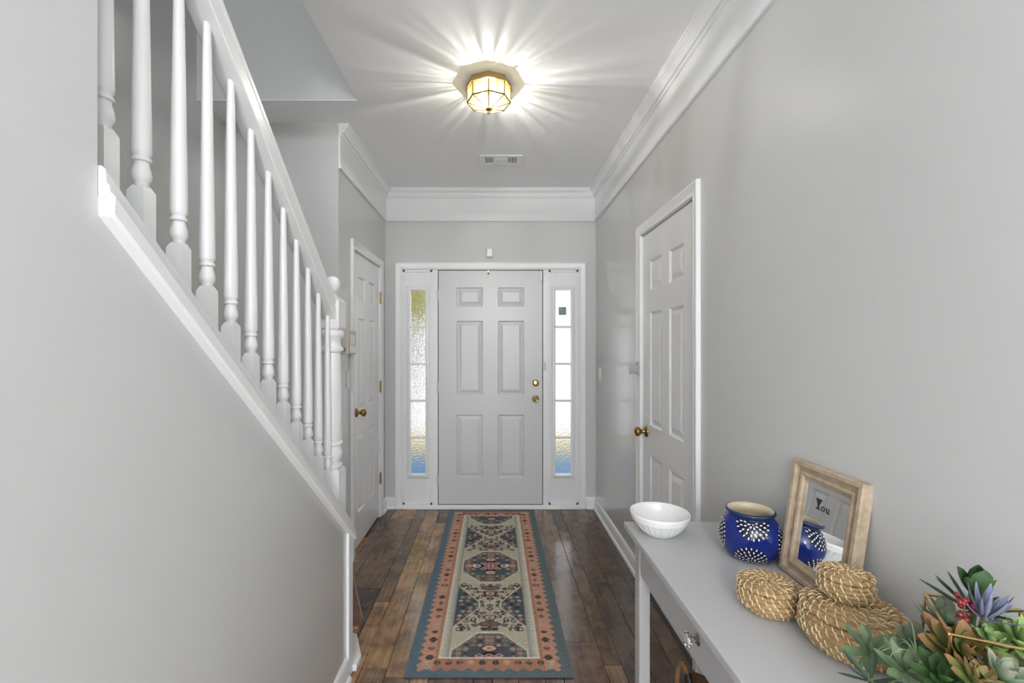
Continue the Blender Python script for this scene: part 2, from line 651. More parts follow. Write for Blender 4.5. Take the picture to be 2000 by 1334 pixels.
Z0 = 2.5026
crown = [(0, Z0), (0.013, Z0), (0.018, Z0 + 0.006), (0.018, Z0 + 0.014), (0.013, Z0 + 0.021), (0.0105, Z0 + 0.024), (0.0105, 2.701),
         (0.018, 2.703), (0.022, 2.709), (0.018, 2.715), (0.021, 2.719), (0.030, 2.7195), (0.033, 2.730), (0.040, 2.742), (0.050, 2.752), (0.056, 2.756),
         (0.057, 2.763), (0.062, 2.766), (0.062, H), (0, H)]
run('trim_1', crown, (XL, YC), (XL, YB), 'white crown moulding along the left closet wall', 0, 1, (1, 0))
run('trim_2', crown, (XL, YB), (XR, YB), 'white crown moulding above the front door', 1, 1, (0, -1))
run('trim_3', crown, (XR, YB), (XR, -4.6), 'white crown moulding along the right wall', 1, 0, (-1, 0))

bb = [(0, 0), (0.026, 0), (0.026, 0.008), (0.022, 0.018), (0.014, 0.022), (0.013, 0.080), (0.010, 0.088), (0.0075, 0.094), (0.003, 0.101), (0, 0.101)]
run('baseboard_back_left', bb, (XL, YB), (-0.864, YB), 'short white baseboard beside the left door frame', 1, 0, (0, -1))
run('baseboard_back_right', bb, (0.795, YB), (XR, YB), 'short white baseboard right of the front door', 0, 1, (0, -1))
run('baseboard_right', bb, (XR, YB), (XR, D2B + 0.057), 'white baseboard along the right wall before the side door', 1, 0, (-1, 0))
run('baseboard_right_near', bb, (XR, D2A - 0.057), (XR, -4.6), 'white baseboard behind the console table', 0, 0, (-1, 0))
run('baseboard_left_far', bb, (XL, YB), (XL, D3B + 0.057), 'short white baseboard between closet door and corner', 1, 0, (1, 0))
run('baseboard_left', bb, (XL, D3A - 0.057), (XL, YC), 'short white baseboard at the closet wall corner', 0, -1, (1, 0))
run('baseboard_left_return', bb, (XL, YC), (XS, YC), 'white baseboard on the wall facing the stairs', -1, 0, (0, -1))
run('baseboard_stairs', bb, (XK, YK - 0.045), (XK, -1.5), 'white baseboard along the stair side wall', 0, 0, (1, 0))


# ------------------------------------------------------------------ door casings
cas = [(0, 0), (0, 0.010), (0.004, 0.0125), (0.012, 0.0125), (0.017, 0.010), (0.022, 0.012), (0.044, 0.017), (0.050, 0.020), (0.055, 0.019), (0.057, 0.015), (0.057, 0)]


def casing(name, x0, x1, zt, loc, rz, label):
    mb = MB()
    rings = []
    for cx, cz, dx, dz in ((x0, 0.0, -1, 0), (x0, zt, -1, 1), (x1, zt, 1, 1), (x1, 0.0, 1, 0)):
        rings.append([(cx + dx * u, -p, cz + dz * u) for u, p in cas])
    mb.loft(rings)
    o = mb.build(name, M['trim'], None, 25, 0, loc, (0, 0, rz))
    return struct(o, label, 'door trim')


# local frame of a wall: x to the right, -y into the room, z up
RW = ((XR, (D2A + D2B) / 2, 0), R(-90))
LW = ((XL, (D3A + D3B) / 2, 0), R(90))
BW = ((0, YB, 0), 0)
casing('trim_4', FX0, FX1, FT, *BW, 'white casing around the front door and sidelights')
casing('trim_5', -(D2B - D2A) / 2, (D2B - D2A) / 2, D2T, *RW, 'white casing around the right side door')
casing('trim_6', -(D3B - D3A) / 2, (D3B - D3A) / 2, D3T, *LW, 'white casing around the left closet door')

ROWS = [(0.230, 0.780), (0.953, 1.600), (1.725, 1.892)]     # panel heights above the door's foot
COLS = [(0.174, 0.426), (0.572, 0.824)]


def panel_mesh(w_, h_, name='panel'):
    seq = [(0, 0), (0.003, 0.004), (0.010, 0.0105), (0.016, 0.011), (0.019, 0.0095), (0.040, 0.003), (0.043, 0.002)]
    rings = [[(i, d, i), (w_ - i, d, i), (w_ - i, d, h_ - i), (i, d, h_ - i)] for i, d in seq]
    mb = MB()
    n = 4
    vs = [p for r in rings for p in r]
    fs = []
    for k in range(len(rings) - 1):
        for i in range(4):
            j = (i + 1) % 4
            fs.append((k * n + i, k * n + j, (k + 1) * n + j, (k + 1) * n + i))
    fs.append(tuple(range((len(rings) - 1) * n, len(rings) * n)))
    mb.add(vs, fs)
    return mb


def door_leaf(root, x0, w_, z0, h_, y0=0.0, m='door'):
    """a six-panel door leaf whose face lies at local y = y0"""
    cols = [(x0 + a * w_, x0 + b * w_) for a, b in COLS]
    rows = [(z0 + a, z0 + b) for a, b in ROWS]
    xs = sorted({x0, x0 + w_, *[v for c in cols for v in c]})
    zs = sorted({z0, z0 + h_, *[v for r in rows for v in r]})
    mb = MB()
    for i in range(len(xs) - 1):
        for k in range(len(zs) - 1):
            cx, cz = (xs[i] + xs[i + 1]) / 2, (zs[k] + zs[k + 1]) / 2
            if any(a < cx < b for a, b in cols) and any(a < cz < b for a, b in rows):
                continue
            mb.add([(xs[i], y0, zs[k]), (xs[i + 1], y0, zs[k]), (xs[i + 1], y0, zs[k + 1]), (xs[i], y0, zs[k + 1])], [(0, 1, 2, 3)])
    b0, b1 = y0 + 0.0125, y0 + 0.04
    mb.box(x0, b0, z0, x0 + w_, b1, z0 + h_)
    for q in ([(x0, y0, z0), (x0, b0, z0), (x0, b0, z0 + h_), (x0, y0, z0 + h_)], [(x0 + w_, y0, z0), (x0 + w_, b0, z0), (x0 + w_, b0, z0 + h_), (x0 + w_, y0, z0 + h_)],
              [(x0, y0, z0 + h_), (x0 + w_, y0, z0 + h_), (x0 + w_, b0, z0 + h_), (x0, b0, z0 + h_)], [(x0, y0, z0), (x0 + w_, y0, z0), (x0 + w_, b0, z0), (x0, b0, z0)]):
        mb.add(q, [(0, 1, 2, 3)])
    leaf = mb.build('leaf', M[m], root)
    for a, b in cols:
        for c, d in rows:
            panel_mesh(b - a, d - c).build('panel', M[m], leaf, None, 0, (a, y0, c))
    return leaf


def knob(root, x, z, y0, m, name='knob', size=1.0, label=None):
    s = size
    mt = Matrix.Translation((x, y0, z)) @ Matrix.Rotation(R(90), 4, 'X')
    mb = MB()
    mb.lathe([(0.001, 0.0), (0.033 * s, 0.0), (0.033 * s, 0.004), (0.028 * s, 0.010), (0.014 * s, 0.013), (0.011 * s, 0.020), (0.011 * s, 0.030), (0.018 * s, 0.036),
              (0.0265 * s, 0.046), (0.0275 * s, 0.054), (0.024 * s, 0.063), (0.016 * s, 0.068), (0.012 * s, 0.067), (0.007 * s, 0.071), (0.001, 0.072)], 24, mt)
    o = mb.build(name, m, root, 40)
    if label:
        o['label'] = label
    return o


def hinge(root, x, z, y0, m, h_=0.089):
    mb = MB()
    mb.box(x - 0.012, y0 - 0.002, z - h_ / 2, x + 0.012, y0 + 0.001, z + h_ / 2)
    for k in range(5):
        a = z - h_ / 2 + k * h_ / 5
        mb.lathe([(0.006, a + 0.0008), (0.0066, a + 0.002), (0.0066, a + h_ / 5 - 0.002), (0.006, a + h_ / 5 - 0.0008)], 10, Matrix.Translation((x, y0 - 0.006, 0)))
    mb.sphere((x, y0 - 0.006, z + h_ / 2 + 0.003), 0.005, 8, 5)
    mb.sphere((x, y0 - 0.006, z - h_ / 2 - 0.003), 0.005, 8, 5)
    return mb.build('hinge', m, root, 40)


# ------------------------------------------------------------------ front door
fd = empty('door_1', BW[0], BW[1])
struct(fd, 'white six panel front door with brass knob and deadbolt', 'door')
DX0, DX1 = -0.489, 0.417
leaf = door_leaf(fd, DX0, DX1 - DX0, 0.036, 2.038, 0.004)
kz = 1.42 + (675 - 779) / 224
knob(leaf, 0.358, kz, 0.004, M['brass'], 'knob', 0.95, 'round brass door knob')
mb = MB().lathe([(0.001, 0), (0.030, 0), (0.030, 0.006), (0.024, 0.014), (0.016, 0.016), (0.001, 0.017)], 24, Matrix.Translation((0.358, 0.004, 1.42 + (675 - 748) / 224)) @ Matrix.Rotation(R(90), 4, 'X'))
mb.box(0.352, -0.028, 1.083, 0.364, -0.010, 1.106)
tag(mb.build('deadbolt', M['brass'], leaf, 40), 'brass thumb-turn deadbolt')
for z in (1.42 + (675 - 577) / 224, 1.42 + (675 - 757) / 224, 1.42 + (675 - 938) / 224):
    hinge(fd, DX0 - 0.007, z, 0.004, M['nickel'])
MB().box(-0.061, -0.012, 2.045, -0.047, 0.004, 2.078).sphere((-0.054, -0.012, 2.049), 0.008, 8, 6).build('hook', M['old_brass'], fd, 40)

mb = MB().box(DX0 - 0.006, 0.010, 0.03, DX0, 0.045, 2.08).box(DX1, 0.010, 0.03, DX1 + 0.006, 0.045, 2.08).box(DX0 - 0.006, 0.010, 2.0745, DX1 + 0.006, 0.045, 2.08).box(DX0, 0.008, 0.030, DX1, 0.045, 0.036)
mb.build('gap_shade', M['dark'], fd)  # dark strips standing in for the shade in the gaps round the door
# frame posts, head, sill and the dark door gap behind
mb = MB()
mb.box(FX0, 0.0, 0.0, FX0 + 0.006, 0.12, FT).box(FX1 - 0.006, 0.0, 0.0, FX1, 0.12, FT).box(FX0, 0.0, FT - 0.006, FX1, 0.12, FT)
mb.box(DX0 - 0.055, 0.0, 0.0, DX0 - 0.006, 0.12, FT - 0.006).box(DX1 + 0.006, 0.0, 0.0, DX1 + 0.055, 0.12, FT - 0.006)
mb.box(DX0 - 0.02, 0.046, 0.0, DX1 + 0.02, 0.12, 0.06).box(DX0 - 0.02, 0.046, 2.06, DX1 + 0.02, 0.12, FT - 0.006)
mb.box(DX0 - 0.02, 0.046, 0.0, DX0 + 0.02, 0.12, FT - 0.006).box(DX1 - 0.02, 0.046, 0.0, DX1 + 0.02, 0.12, FT - 0.006)
struct(mb.build('trim_7', M['trim'], None, None, 0.0015, BW[0]), 'white jambs and mullion posts of the entrance', 'door frame')
mb = MB().box(FX0 - 0.052, -0.030, 0.0, FX1 + 0.05, 0.13, 0.018).box(FX0, -0.012, 0.018, FX1, 0.13, 0.030)
struct(mb.build('trim_8', M['trim'], None, None, 0.003, BW[0]), 'white door sill at the entrance floor', 'door sill')


# ------------------------------------------------------------------ sidelights
def sidelight(name, gx0, gx1, px0, px1, label):
    root = empty(name, BW[0])
    struct(root, label, 'sidelight window')
    g0, g1 = 1.42 + (675 - 928) / 224, 1.42 + (675 - 566) / 224
    pz0, pz1 = 0.030, FT - 0.006
    y0 = 0.012
    mb = MB()
    mb.box(px0, y0, pz0, gx0, y0 + 0.045, pz1).box(gx1, y0, pz0, px1, y0 + 0.045, pz1)
    mb.box(gx0, y0, pz0, gx1, y0 + 0.045, g0).box(gx0, y0, g1, gx1, y0 + 0.045, pz1)
    # stop bead around the panel
    for a, b, c, d in ((px0, px0 + 0.018, pz0, pz1), (px1 - 0.018, px1, pz0, pz1), (px0, px1, pz1 - 0.018, pz1), (px0, px1, pz0, pz0 + 0.02)):
        mb.box(a, y0 - 0.009, c, b, y0, d)
    mb.build('panel', M['door2'], root, None, 0.0015)
    # moulding round the glass
    prof = [(0.0, -0.002), (0.0, 0.014), (0.007, 0.016), (0.012, 0.010), (0.020, 0.009), (0.030, 0.004), (0.033, 0.0)]
    rings = []
    for cx, cz, dx, dz in ((gx0, g0, -1, -1), (gx0, g1, -1, 1), (gx1, g1, 1, 1), (gx1, g0, 1, -1), (gx0, g0, -1, -1)):
        rings.append([(cx + dx * u, y0 - p, cz + dz * u) for u, p in prof])
    MB().loft(rings, False, False).build('glazing_bead', M['door2'], root, 30)
    hh = (g1 - g0) / 5
    for k in range(5):
        a, b = g0 + k * hh, g0 + (k + 1) * hh
        MB().box(gx0 - 0.004, y0 + 0.018, a, gx1 + 0.004, y0 + 0.0225, b).build('pane', M['obscure'], root)
        if k:
            MB().box(gx0, y0 + 0.004, a - 0.0095, gx1, y0 + 0.0175, a + 0.0095).build('muntin', M['door2'], root, None, 0.003)
    return root


sidelight('window_1', -0.737, -0.603, FX0 + 0.006, DX0 - 0.055, 'narrow five pane textured sidelight left of the front door')
wr = sidelight('window_2', 0.531, 0.670, DX1 + 0.055, FX1 - 0.006, 'narrow five pane textured sidelight right of the front door')
mb = MB().box(0.564, 0.035, 1.689, 0.630, 0.0365, 1.759)
tag(mb.build('sticker', M['teal_sticker'], wr), 'dark teal square sticker on the glass')

# ------------------------------------------------------------------ right side door and closet door
rd = empty('door_2', *RW)
struct(rd, 'white six panel door in the right wall with brass knob', 'door')
hw = (D2B - D2A) / 2
leaf = door_leaf(rd, -hw + 0.006, 2 * hw - 0.012, 0.012, 2.058, 0.006, 'door2')
knob(leaf, -hw + 0.066, 0.918, 0.006, M['old_brass'], 'knob', 1.0, 'aged brass door knob')
for z in (1.86, 1.02, 0.28):
    hinge(rd, hw - 0.004, z, 0.004, M['trim'])
mb = MB().box(-hw, 0.0, 0, -hw + 0.004, 0.11, D2T).box(hw - 0.004, 0.0, 0, hw, 0.11, D2T).box(-hw, 0.0, D2T - 0.004, hw, 0.11, D2T)
mb.box(-hw, 0.05, 0, -hw + 0.02, 0.11, D2T).box(hw - 0.02, 0.05, 0, hw, 0.11, D2T).box(-hw, 0.05, D2T - 0.02, hw, 0.11, D2T)
mb.build('jamb', M['trim'], rd)

ld = empty('door_3', *LW)
struct(ld, 'white six panel closet door in the left wall with brass hinges', 'door')
hw3 = (D3B - D3A) / 2
leaf = door_leaf(ld, -hw3 + 0.005, 2 * hw3 - 0.010, 0.014, 2.052, 0.006, 'door2')
knob(leaf, -hw3 + 0.085, 0.955, 0.006, M['old_brass'], 'knob', 1.0, 'aged brass door knob')
for z in (1.815, 1.08, 0.322):
    hinge(ld, hw3 - 0.002, z, -0.004, M['brass'])
mb = MB().box(-hw3, 0.0, 0, -hw3 + 0.004, 0.11, D3T).box(hw3 - 0.004, 0.0, 0, hw3, 0.11, D3T).box(-hw3, 0.0, D3T - 0.004, hw3, 0.11, D3T)
mb.box(-hw3, 0.05, 0, -hw3 + 0.02, 0.11, D3T).box(hw3 - 0.02, 0.05, 0, hw3, 0.11, D3T).box(-hw3, 0.05, D3T - 0.02, hw3, 0.11, D3T)
mb.build('jamb', M['trim'], ld)

# assumed windows of the unseen room behind, added for the fill lights
for nm, lab, rects in (('window_3', 'assumed white framed window at the end of the unseen room behind', [(-2.65, -0.95), (-0.95, 0.75)]),):
    mb = MB()
    for a, b in rects:
        mb.box(a, -4.66, 0.5, a + 0.05, -4.60, 2.4).box(b - 0.05, -4.66, 0.5, b, -4.60, 2.4).box(a, -4.66, 0.5, b, -4.60, 0.55).box(a, -4.66, 2.35, b, -4.60, 2.4).box(a, -4.65, 1.43, b, -4.61, 1.47)
    struct(mb.build(nm, M['trim']), lab, 'window')
mb = MB()
mb.box(-3.28, -4.1, 0.5, -3.22, -4.05, 2.4).box(-3.28, -1.95, 0.5, -3.22, -1.9, 2.4).box(-3.28, -4.1, 0.5, -3.22, -1.9, 0.55).box(-3.28, -4.1, 2.35, -3.22, -1.9, 2.4).box(-3.27, -3.02, 0.5, -3.23, -2.98, 2.4)
struct(mb.build('window_4', M['trim']), 'assumed white framed side window of the unseen room behind', 'window')

mb = MB()
mb.box(XR + 0.02, -3.05, 0.45, XR + 0.08, -3.0, 2.25).box(XR + 0.02, -1.2, 0.45, XR + 0.08, -1.15, 2.25).box(XR + 0.02, -3.05, 0.45, XR + 0.08, -1.15, 0.5).box(XR + 0.02, -3.05, 2.2, XR + 0.08, -1.15, 2.25).box(XR + 0.03, -2.12, 0.45, XR + 0.07, -2.08, 2.25)
struct(mb.build('window_5', M['trim']), 'added white framed window in the unseen right wall behind', 'window')

# ------------------------------------------------------------------ stairs
st = empty('staircase', (0, 0, 0))
struct(st, 'staircase with dark wood treads and white risers', 'stairs')
RISE, RUN = 0.191, 0.191 / SL
poly = [(-0.593, 1.985), (-0.593, 2.055), (-0.76, 2.45), (XS + 0.01, 2.50), (XS + 0.01, 1.985)]
MB().prism(poly, 0.163, 0.192).build('tread', M['tread'], st, None, 0.006)
inn = [(-0.618, 1.98), (-0.618, 2.035), (-0.785, 2.42), (XS + 0.01, 2.47), (XS + 0.01, 1.98)]
MB().prism(inn, 0.0, 0.163).build('riser', M['trim'], st)
sh = [(-0.600, 1.98), (-0.600, 2.05), (-0.77, 2.44), (XS + 0.01, 2.49), (XS + 0.01, 1.98)]
MB().prism(sh, 0.0, 0.030).build('shoe_moulding', M['trim'], st, None, 0.006)
MB().box(XS + 0.01, 1.72, 0.353, XK - 0.13, 2.01, 0.382).build('tread', M['tread'], st, None, 0.006)
MB().box(XS + 0.01, 1.74, 0.19, XK - 0.13, 1.985, 0.353).build('riser', M['trim'], st)
for k in range(2, 14):
    ya = 1.985 - RUN * (k - 1)
    if ya - RUN < -1.45:
        break
    z = RISE * (k + 1)
    MB().box(XS + 0.01, ya - RUN, z - 0.029, XK - 0.13, ya + 0.025, z).build('tread', M['tread'], st, None, 0.006)
    MB().box(XS + 0.01, ya - RUN - 0.0, z - RISE - 0.0, XK - 0.13, ya, z - 0.029).build('riser', M['trim'], st)

# white end trim on the stair side wall
mb = MB().box(XK - 0.006, YK - 0.042, 0.0, XK + 0.012, YK, zu(YK - 0.042) + 0.002).box(XK - 0.126, YK, 0.0, XK + 0.012, YK + 0.012, zu(YK) + 0.002)
struct(mb.build('trim_9', M['trim'], None, None, 0.003), 'white corner trim at the end of the stair wall', 'corner trim')

# ------------------------------------------------------------------ railing
rl = empty('stair_railing', (-0.689, 1.93, 0))
tag(rl, 'white stair railing with turned balusters and ball-topped newel post', 'railing')
OX, OY = -0.689, 1.93


def sloped(prof, y0, y1, zf, name, m, sm=30):
    """profile (x, height above the slope line) carried along the stair slope"""
    r0 = [(x - OX, y0 - OY, zf(y0) + h) for x, h in prof]
    r1 = [(x - OX, y1 - OY, zf(y1) + h) for x, h in prof]
    return MB().loft([r0, r1]).build(name, m, rl, sm)


cap = [(XK - 0.002, 0.0), (-0.609, -0.003), (-0.604, 0.003), (-0.603, 0.030), (-0.607, 0.035), (-0.611, 0.037), (-0.612, 0.048), (-0.617, 0.052), (-0.619, 0.074), (-0.626, 0.080)]
cap = cap + [(2 * OX - x, h) for x, h in cap[::-1]]
sloped(cap, YK + 0.016, YW + 0.002, zu, 'cap_rail', M['rail'])
zr = lambda y: 1.520 + 0.826 * (1.896 - y)
hp = [(0.028, 0.0), (0.031, 0.003), (0.031, 0.052), (0.028, 0.056), (0.028, 0.061), (0.031, 0.065), (0.031, 0.080), (0.024, 0.090), (0.010, 0.094)]
rail = [(OX + x, h) for x, h in hp] + [(OX - x, h) for x, h in hp[::-1]]
sloped(rail, 1.888, YW + 0.002, zr, 'handrail', M['rail'])

# newel post
bw = 0.044
mb = MB()


def sq(z, hw_):
    return [(-hw_, -hw_, z), (hw_, -hw_, z), (hw_, hw_, z), (-hw_, hw_, z)]


mb.loft([sq(0.60, bw), sq(0.890, bw), sq(0.902, bw - 0.008)])
mb.lathe([(0.036, 0.900), (0.041, 0.906), (0.043, 0.914), (0.041, 0.922), (0.034, 0.927), (0.034, 0.932), (0.041, 0.945), (0.044, 0.962), (0.042, 0.980), (0.036, 0.993), (0.036, 0.998),
          (0.043, 1.002), (0.0445, 1.009), (0.042, 1.016), (0.040, 1.018), (0.042, 1.026), (0.036, 1.375), (0.035, 1.390), (0.043, 1.394), (0.047, 1.402), (0.046, 1.410), (0.038, 1.416), (0.035, 1.430),
          (0.038, 1.448), (0.047, 1.460), (0.049, 1.470), (0.046, 1.480), (0.040, 1.486)], 28)
mb.loft([sq(1.484, bw - 0.008), sq(1.494, bw), sq(1.606, bw), sq(1.632, 0.020)])
mb.lathe([(0.020, 1.628), (0.016, 1.640), (0.018, 1.646), (0.024, 1.652), (0.031, 1.665), (0.034, 1.681), (0.031, 1.697), (0.023, 1.708), (0.010, 1.714), (0.001, 1.715)], 24)
mb.build('newel_post', M['rail'], rl, 35)

bal_y = [0.800, 0.888, 0.993] + [1.091 + 0.0981 * k for k in range(9)]
for y in bal_y:
    zc = zu(y) + 0.078
    zt = zr(y) + 0.012
    b = 0.0165
    z0 = zc + 0.150
    mb = MB()
    mb.loft([sq(zc - 0.03, b), sq(z0, b), sq(z0 + 0.012, 0.0105)])
    mb.lathe([(0.011, z0 + 0.008), (0.0125, z0 + 0.014), (0.0125, z0 + 0.018), (0.0165, z0 + 0.024), (0.0175, z0 + 0.031), (0.0165, z0 + 0.040), (0.013, z0 + 0.054), (0.0125, z0 + 0.058),
              (0.0165, z0 + 0.060), (0.0172, z0 + 0.063), (0.0165, z0 + 0.066), (0.0138, z0 + 0.068), (0.0138, z0 + 0.071), (0.0168, z0 + 0.075), (0.0172, z0 + 0.079),
              (0.0170, z0 + 0.12), ((0.0170 * 0.5 + 0.0092 * 0.5), (z0 + 0.12 + zt) / 2), (0.0092, zt - 0.02), (0.0092, zt)], 18)
    o = mb.build('baluster', M['rail'], rl, 40, 0, (0, y - OY, 0))

# ------------------------------------------------------------------ ceiling light
cl = empty('ceiling_light', (-0.03, 2.36, H))
tag(cl, 'octagonal brass and glass flush ceiling light, lit', 'ceiling light')
oct_ = lambda r, z: [(r * math.cos(PI / 4 * k - PI / 2), r * math.sin(PI / 4 * k - PI / 2), z) for k in range(8)]
mb = MB()
mb.loft([oct_(0.116, 0.0), oct_(0.124, -0.033), oct_(0.124, -0.036), oct_(0.115, -0.036), oct_(0.106, -0.006)], False)
mb.add(oct_(0.116, -0.0005), [tuple(range(8))])
mb.add(oct_(0.107, -0.006), [tuple(range(8))])
mb.build('brass_pan', M['brass'], cl, 20)
RG, ZA, ZB_, ZC_ = 0.112, -0.037, -0.098, -0.132
half = RG * math.sin(PI / 8)
ap = RG * math.cos(PI / 8)
pane_up = MB().add([(-half, 0, ZB_), (half, 0, ZB_), (half, 0, ZA), (-half, 0, ZA), (-half, 0.002, ZB_), (half, 0.002, ZB_), (half, 0.002, ZA), (-half, 0.002, ZA)],
                   [(0, 1, 2, 3), (7, 6, 5, 4)]).mesh('upper_pane', M['lamp_glass'])
h2 = 0.012 * math.sin(PI / 8)
dy = ap - 0.012 * math.cos(PI / 8)
pane_lo = MB().add([(-half, 0, ZB_), (half, 0, ZB_), (h2, dy, ZC_), (-h2, dy, ZC_)], [(0, 1, 2, 3)]).mesh('lower_pane', M['lamp_glass'])
came = MB()
for k in range(8):
    a = PI / 4 * k + PI / 8 - PI / 2
    for nm, me in (('upper_pane', pane_up), ('lower_pane', pane_lo)):
        link(nm, me, cl, 0, (ap * math.cos(a), ap * math.sin(a), 0), (0, 0, a + PI / 2))
    v = oct_(RG, ZB_)
    u = oct_(RG, ZA)
    t = oct_(0.012, ZC_)
    came.tube([u[k], v[k]], 0.0030, 5)
    came.tube([v[k], v[(k + 1) % 8]], 0.0036, 5)
    came.tube([v[k], t[k]], 0.0026, 5)
came.build('came_frame', M['came'], cl, 40)
MB().lathe([(0.001, ZC_ + 0.006), (0.017, ZC_ + 0.004), (0.018, ZC_ - 0.002), (0.012, ZC_ - 0.008), (0.006, ZC_ - 0.011), (0.006, ZC_ - 0.015), (0.009, ZC_ - 0.019), (0.007, ZC_ - 0.024), (0.001, ZC_ - 0.026)], 18).build('finial', M['brass'], cl, 40)
for sx in (-1, 1):
    mt = Matrix.Translation((sx * 0.028, -0.004 * sx, -0.062)) @ Matrix.Rotation(sx * R(62), 4, 'Y')
    MB().lathe([(0.002, -0.030), (0.010, -0.022), (0.0115, -0.010), (0.0115, 0.004), (0.0085, 0.018), (0.0075, 0.024), (0.001, 0.025)], 14, mt).build('bulb', M['bulb'], cl, 60)
    MB().lathe([(0.0085, 0.022), (0.011, 0.024), (0.011, 0.044), (0.0085, 0.046)], 12, mt).build('socket', M['old_brass'], cl, 40)
    ld_ = bpy.data.lights.new('filament', 'POINT')
    ld_.energy = 5.2
    ld_.color = (0.985, 0.985, 1.0)
    ld_.shadow_soft_size = 0.0045
    lo = bpy.data.objects.new('filament', ld_)
    C.objects.link(lo)
    lo.parent = cl
    lo.location = (sx * 0.020, -0.006 * sx, -0.090)

# opal globes added as unseen fill lights in the room behind the camera
for lx, ly, lab in ((0.05, -2.3, 'added opal globe fill light nearer the hall, in the unseen room behind'), (-1.7, -3.0, 'added opal globe fill light in the middle of the unseen room behind')):
    o = empty('fill_globe', (lx, ly, H))
    tag(o, lab, 'ceiling light', 'added fill globes of the room behind')
    MB().lathe([(0.001, 0.0), (0.060, 0.0), (0.060, -0.014), (0.012, -0.030), (0.006, -0.032), (0.006, -0.290), (0.030, -0.295), (0.034, -0.325), (0.001, -0.326)], 24).build('rod', M['chrome'], o, 40)
    MB().sphere((0, 0, -0.455), 0.14, 28, 16).build('globe', M['opal'], o, 60)

# ------------------------------------------------------------------ ceiling vent
vt = empty('ceiling_vent', (0.045, 3.325, H))
tag(vt, 'white rectangular air vent in the ceiling before the front door', 'air vent')
a, b = 0.155, 0.085
MB().box(-a, -b, -0.006, a, -0.052, 0).box(-a, 0.052, -0.006, a, b, 0).box(-a, -0.052, -0.006, -0.118, 0.052, 0).box(0.118, -0.052, -0.006, a, 0.052, 0).box(-0.052, -0.052, -0.006, 0.052, 0.052, 0).build('frame', M['trim'], vt, None, 0.002)
MB().box(-0.118, -0.052, -0.0012, 0.118, 0.052, -0.0006).build('duct_shade', M['vent_dark'], vt)  # dark sheet in place of the shade inside the duct
slat = MB().box(-0.0035, -0.052, -0.0055, 0.0035, 0.052, -0.0013).mesh('slat', M['trim'])
for s in (-1, 1):
    for k in range(6):
        link('slat', slat, vt, 0, (s * (0.055 + k * 0.0122), 0, 0))
MB().box(-0.040, -0.030, -0.009, 0.040, 0.030, -0.006).build('damper_plate', M['trim'], vt, None, 0.002)

# ------------------------------------------------------------------ small things on the walls
ms = empty('motion_sensor', (-0.043, YB, 2.18))
tag(ms, 'small white motion sensor on the wall above the front door', 'sensor')
MB().box(-0.029, -0.036, 0.006, 0.029, 0, 0.086).build('housing', M['plastic'], ms, None, 0.012)
MB().box(-0.020, -0.0385, 0.014, 0.020, -0.034, 0.040).build('lens', M['trim'], ms, None, 0.003)

kp = empty('alarm_keypad', (XL, 2.905, 1.44), R(90))
tag(kp, 'beige alarm keypad box with pale screen on the closet wall', 'keypad')
MB().box(-0.085, -0.046, -0.076, 0.085, 0, 0.076).build('housing', M['beige_plastic'], kp, None, 0.006)
MB().box(-0.035, -0.048, -0.012, 0.045, -0.044, 0.048).build('screen', M['screen'], kp, None, 0.001)
MB().box(-0.060, -0.056, -0.070, 0.070, -0.046, -0.024).build('flap', M['plastic'], kp, None, 0.004)
MB().lathe([(0.011, 0), (0.0145, 0), (0.0145, 0.002), (0.011, 0.002)], 16, Matrix.Translation((-0.0855, -0.014, -0.045)) @ Matrix.Rotation(R(-90), 4, 'Y'), False).build('emblem', M['dark'], kp)


def switch(loc, rz, label, gang=1):
    o = empty('light_switch', loc, rz)
    tag(o, label, 'light switch')
    w_ = 0.036
    MB().box(-w_, -0.006, -0.058, w_, 0, 0.058).build('plate', M['plastic'], o, None, 0.003)
    MB().box(-0.010, -0.011, -0.016, 0.010, -0.005, 0.016).build('toggle', M['plastic'], o, None, 0.003)
    return o


switch((XL, 2.962, 1.195), R(90), 'white light switch below the alarm keypad')
switch((XR, 3.80, 1.18), R(-90), 'small white light switch on the right wall near the corner')


def door_guard(loc, rz, label, m, s=1):
    o = empty('door_guard_latch', loc, rz)
    tag(o, label, 'door latch')
    MB().box(-0.018, -0.004, -0.038, 0.018, 0, 0.038).build('base_plate', m, o, None, 0.001)
    kb = MB()
    for z in (-0.026, 0.0, 0.026):
        kb.lathe([(0.0055, z - 0.0115), (0.0055, z + 0.0115)], 10, Matrix.Translation((-s * 0.018, -0.010, 0)))
    kb.box(-0.020, -0.010, -0.038, 0.018, -0.004, 0.038)
    kb.build('knuckle', m, o, 40)
    MB().box(-0.003, -0.052, -0.034, 0.003, -0.006, 0.034, Matrix.Translation((-s * 0.020, 0, 0))).build('swing_arm', m, o, None, 0.001)
    sw = MB()
    for x, z in ((-0.008, 0.024), (0.008, 0.024), (-0.008, -0.024), (0.008, -0.024), (0.0, 0)):
        sw.sphere((x, -0.0105, z), (0.0035, 0.0015, 0.0035), 8, 4)
    sw.build('screws', M['dark'], o, 60)
    return o


door_guard((XR - 0.016, D2B + 0.012, 1.283), R(-90), 'chrome swing door guard on the side door casing', M['chrome'], 1)
g2 = empty('door_guard_latch', (DX1 + 0.026, YB - 0.001, 1.243))
tag(g2, 'white painted door guard on the jamb beside the front door', 'door latch')
MB().box(-0.018, -0.004, -0.040, 0.016, 0.0, 0.040).build('base_plate', M['trim'], g2, None, 0.001)
kb = MB()
for z in (-0.026, 0.0, 0.026):
    kb.lathe([(0.007, z - 0.0105), (0.007, z + 0.0105)], 10, Matrix.Translation((-0.006 + (0.004 if z == 0 else 0), -0.010, 0)))
kb.build('knuckle', M['nickel'], g2, 40)

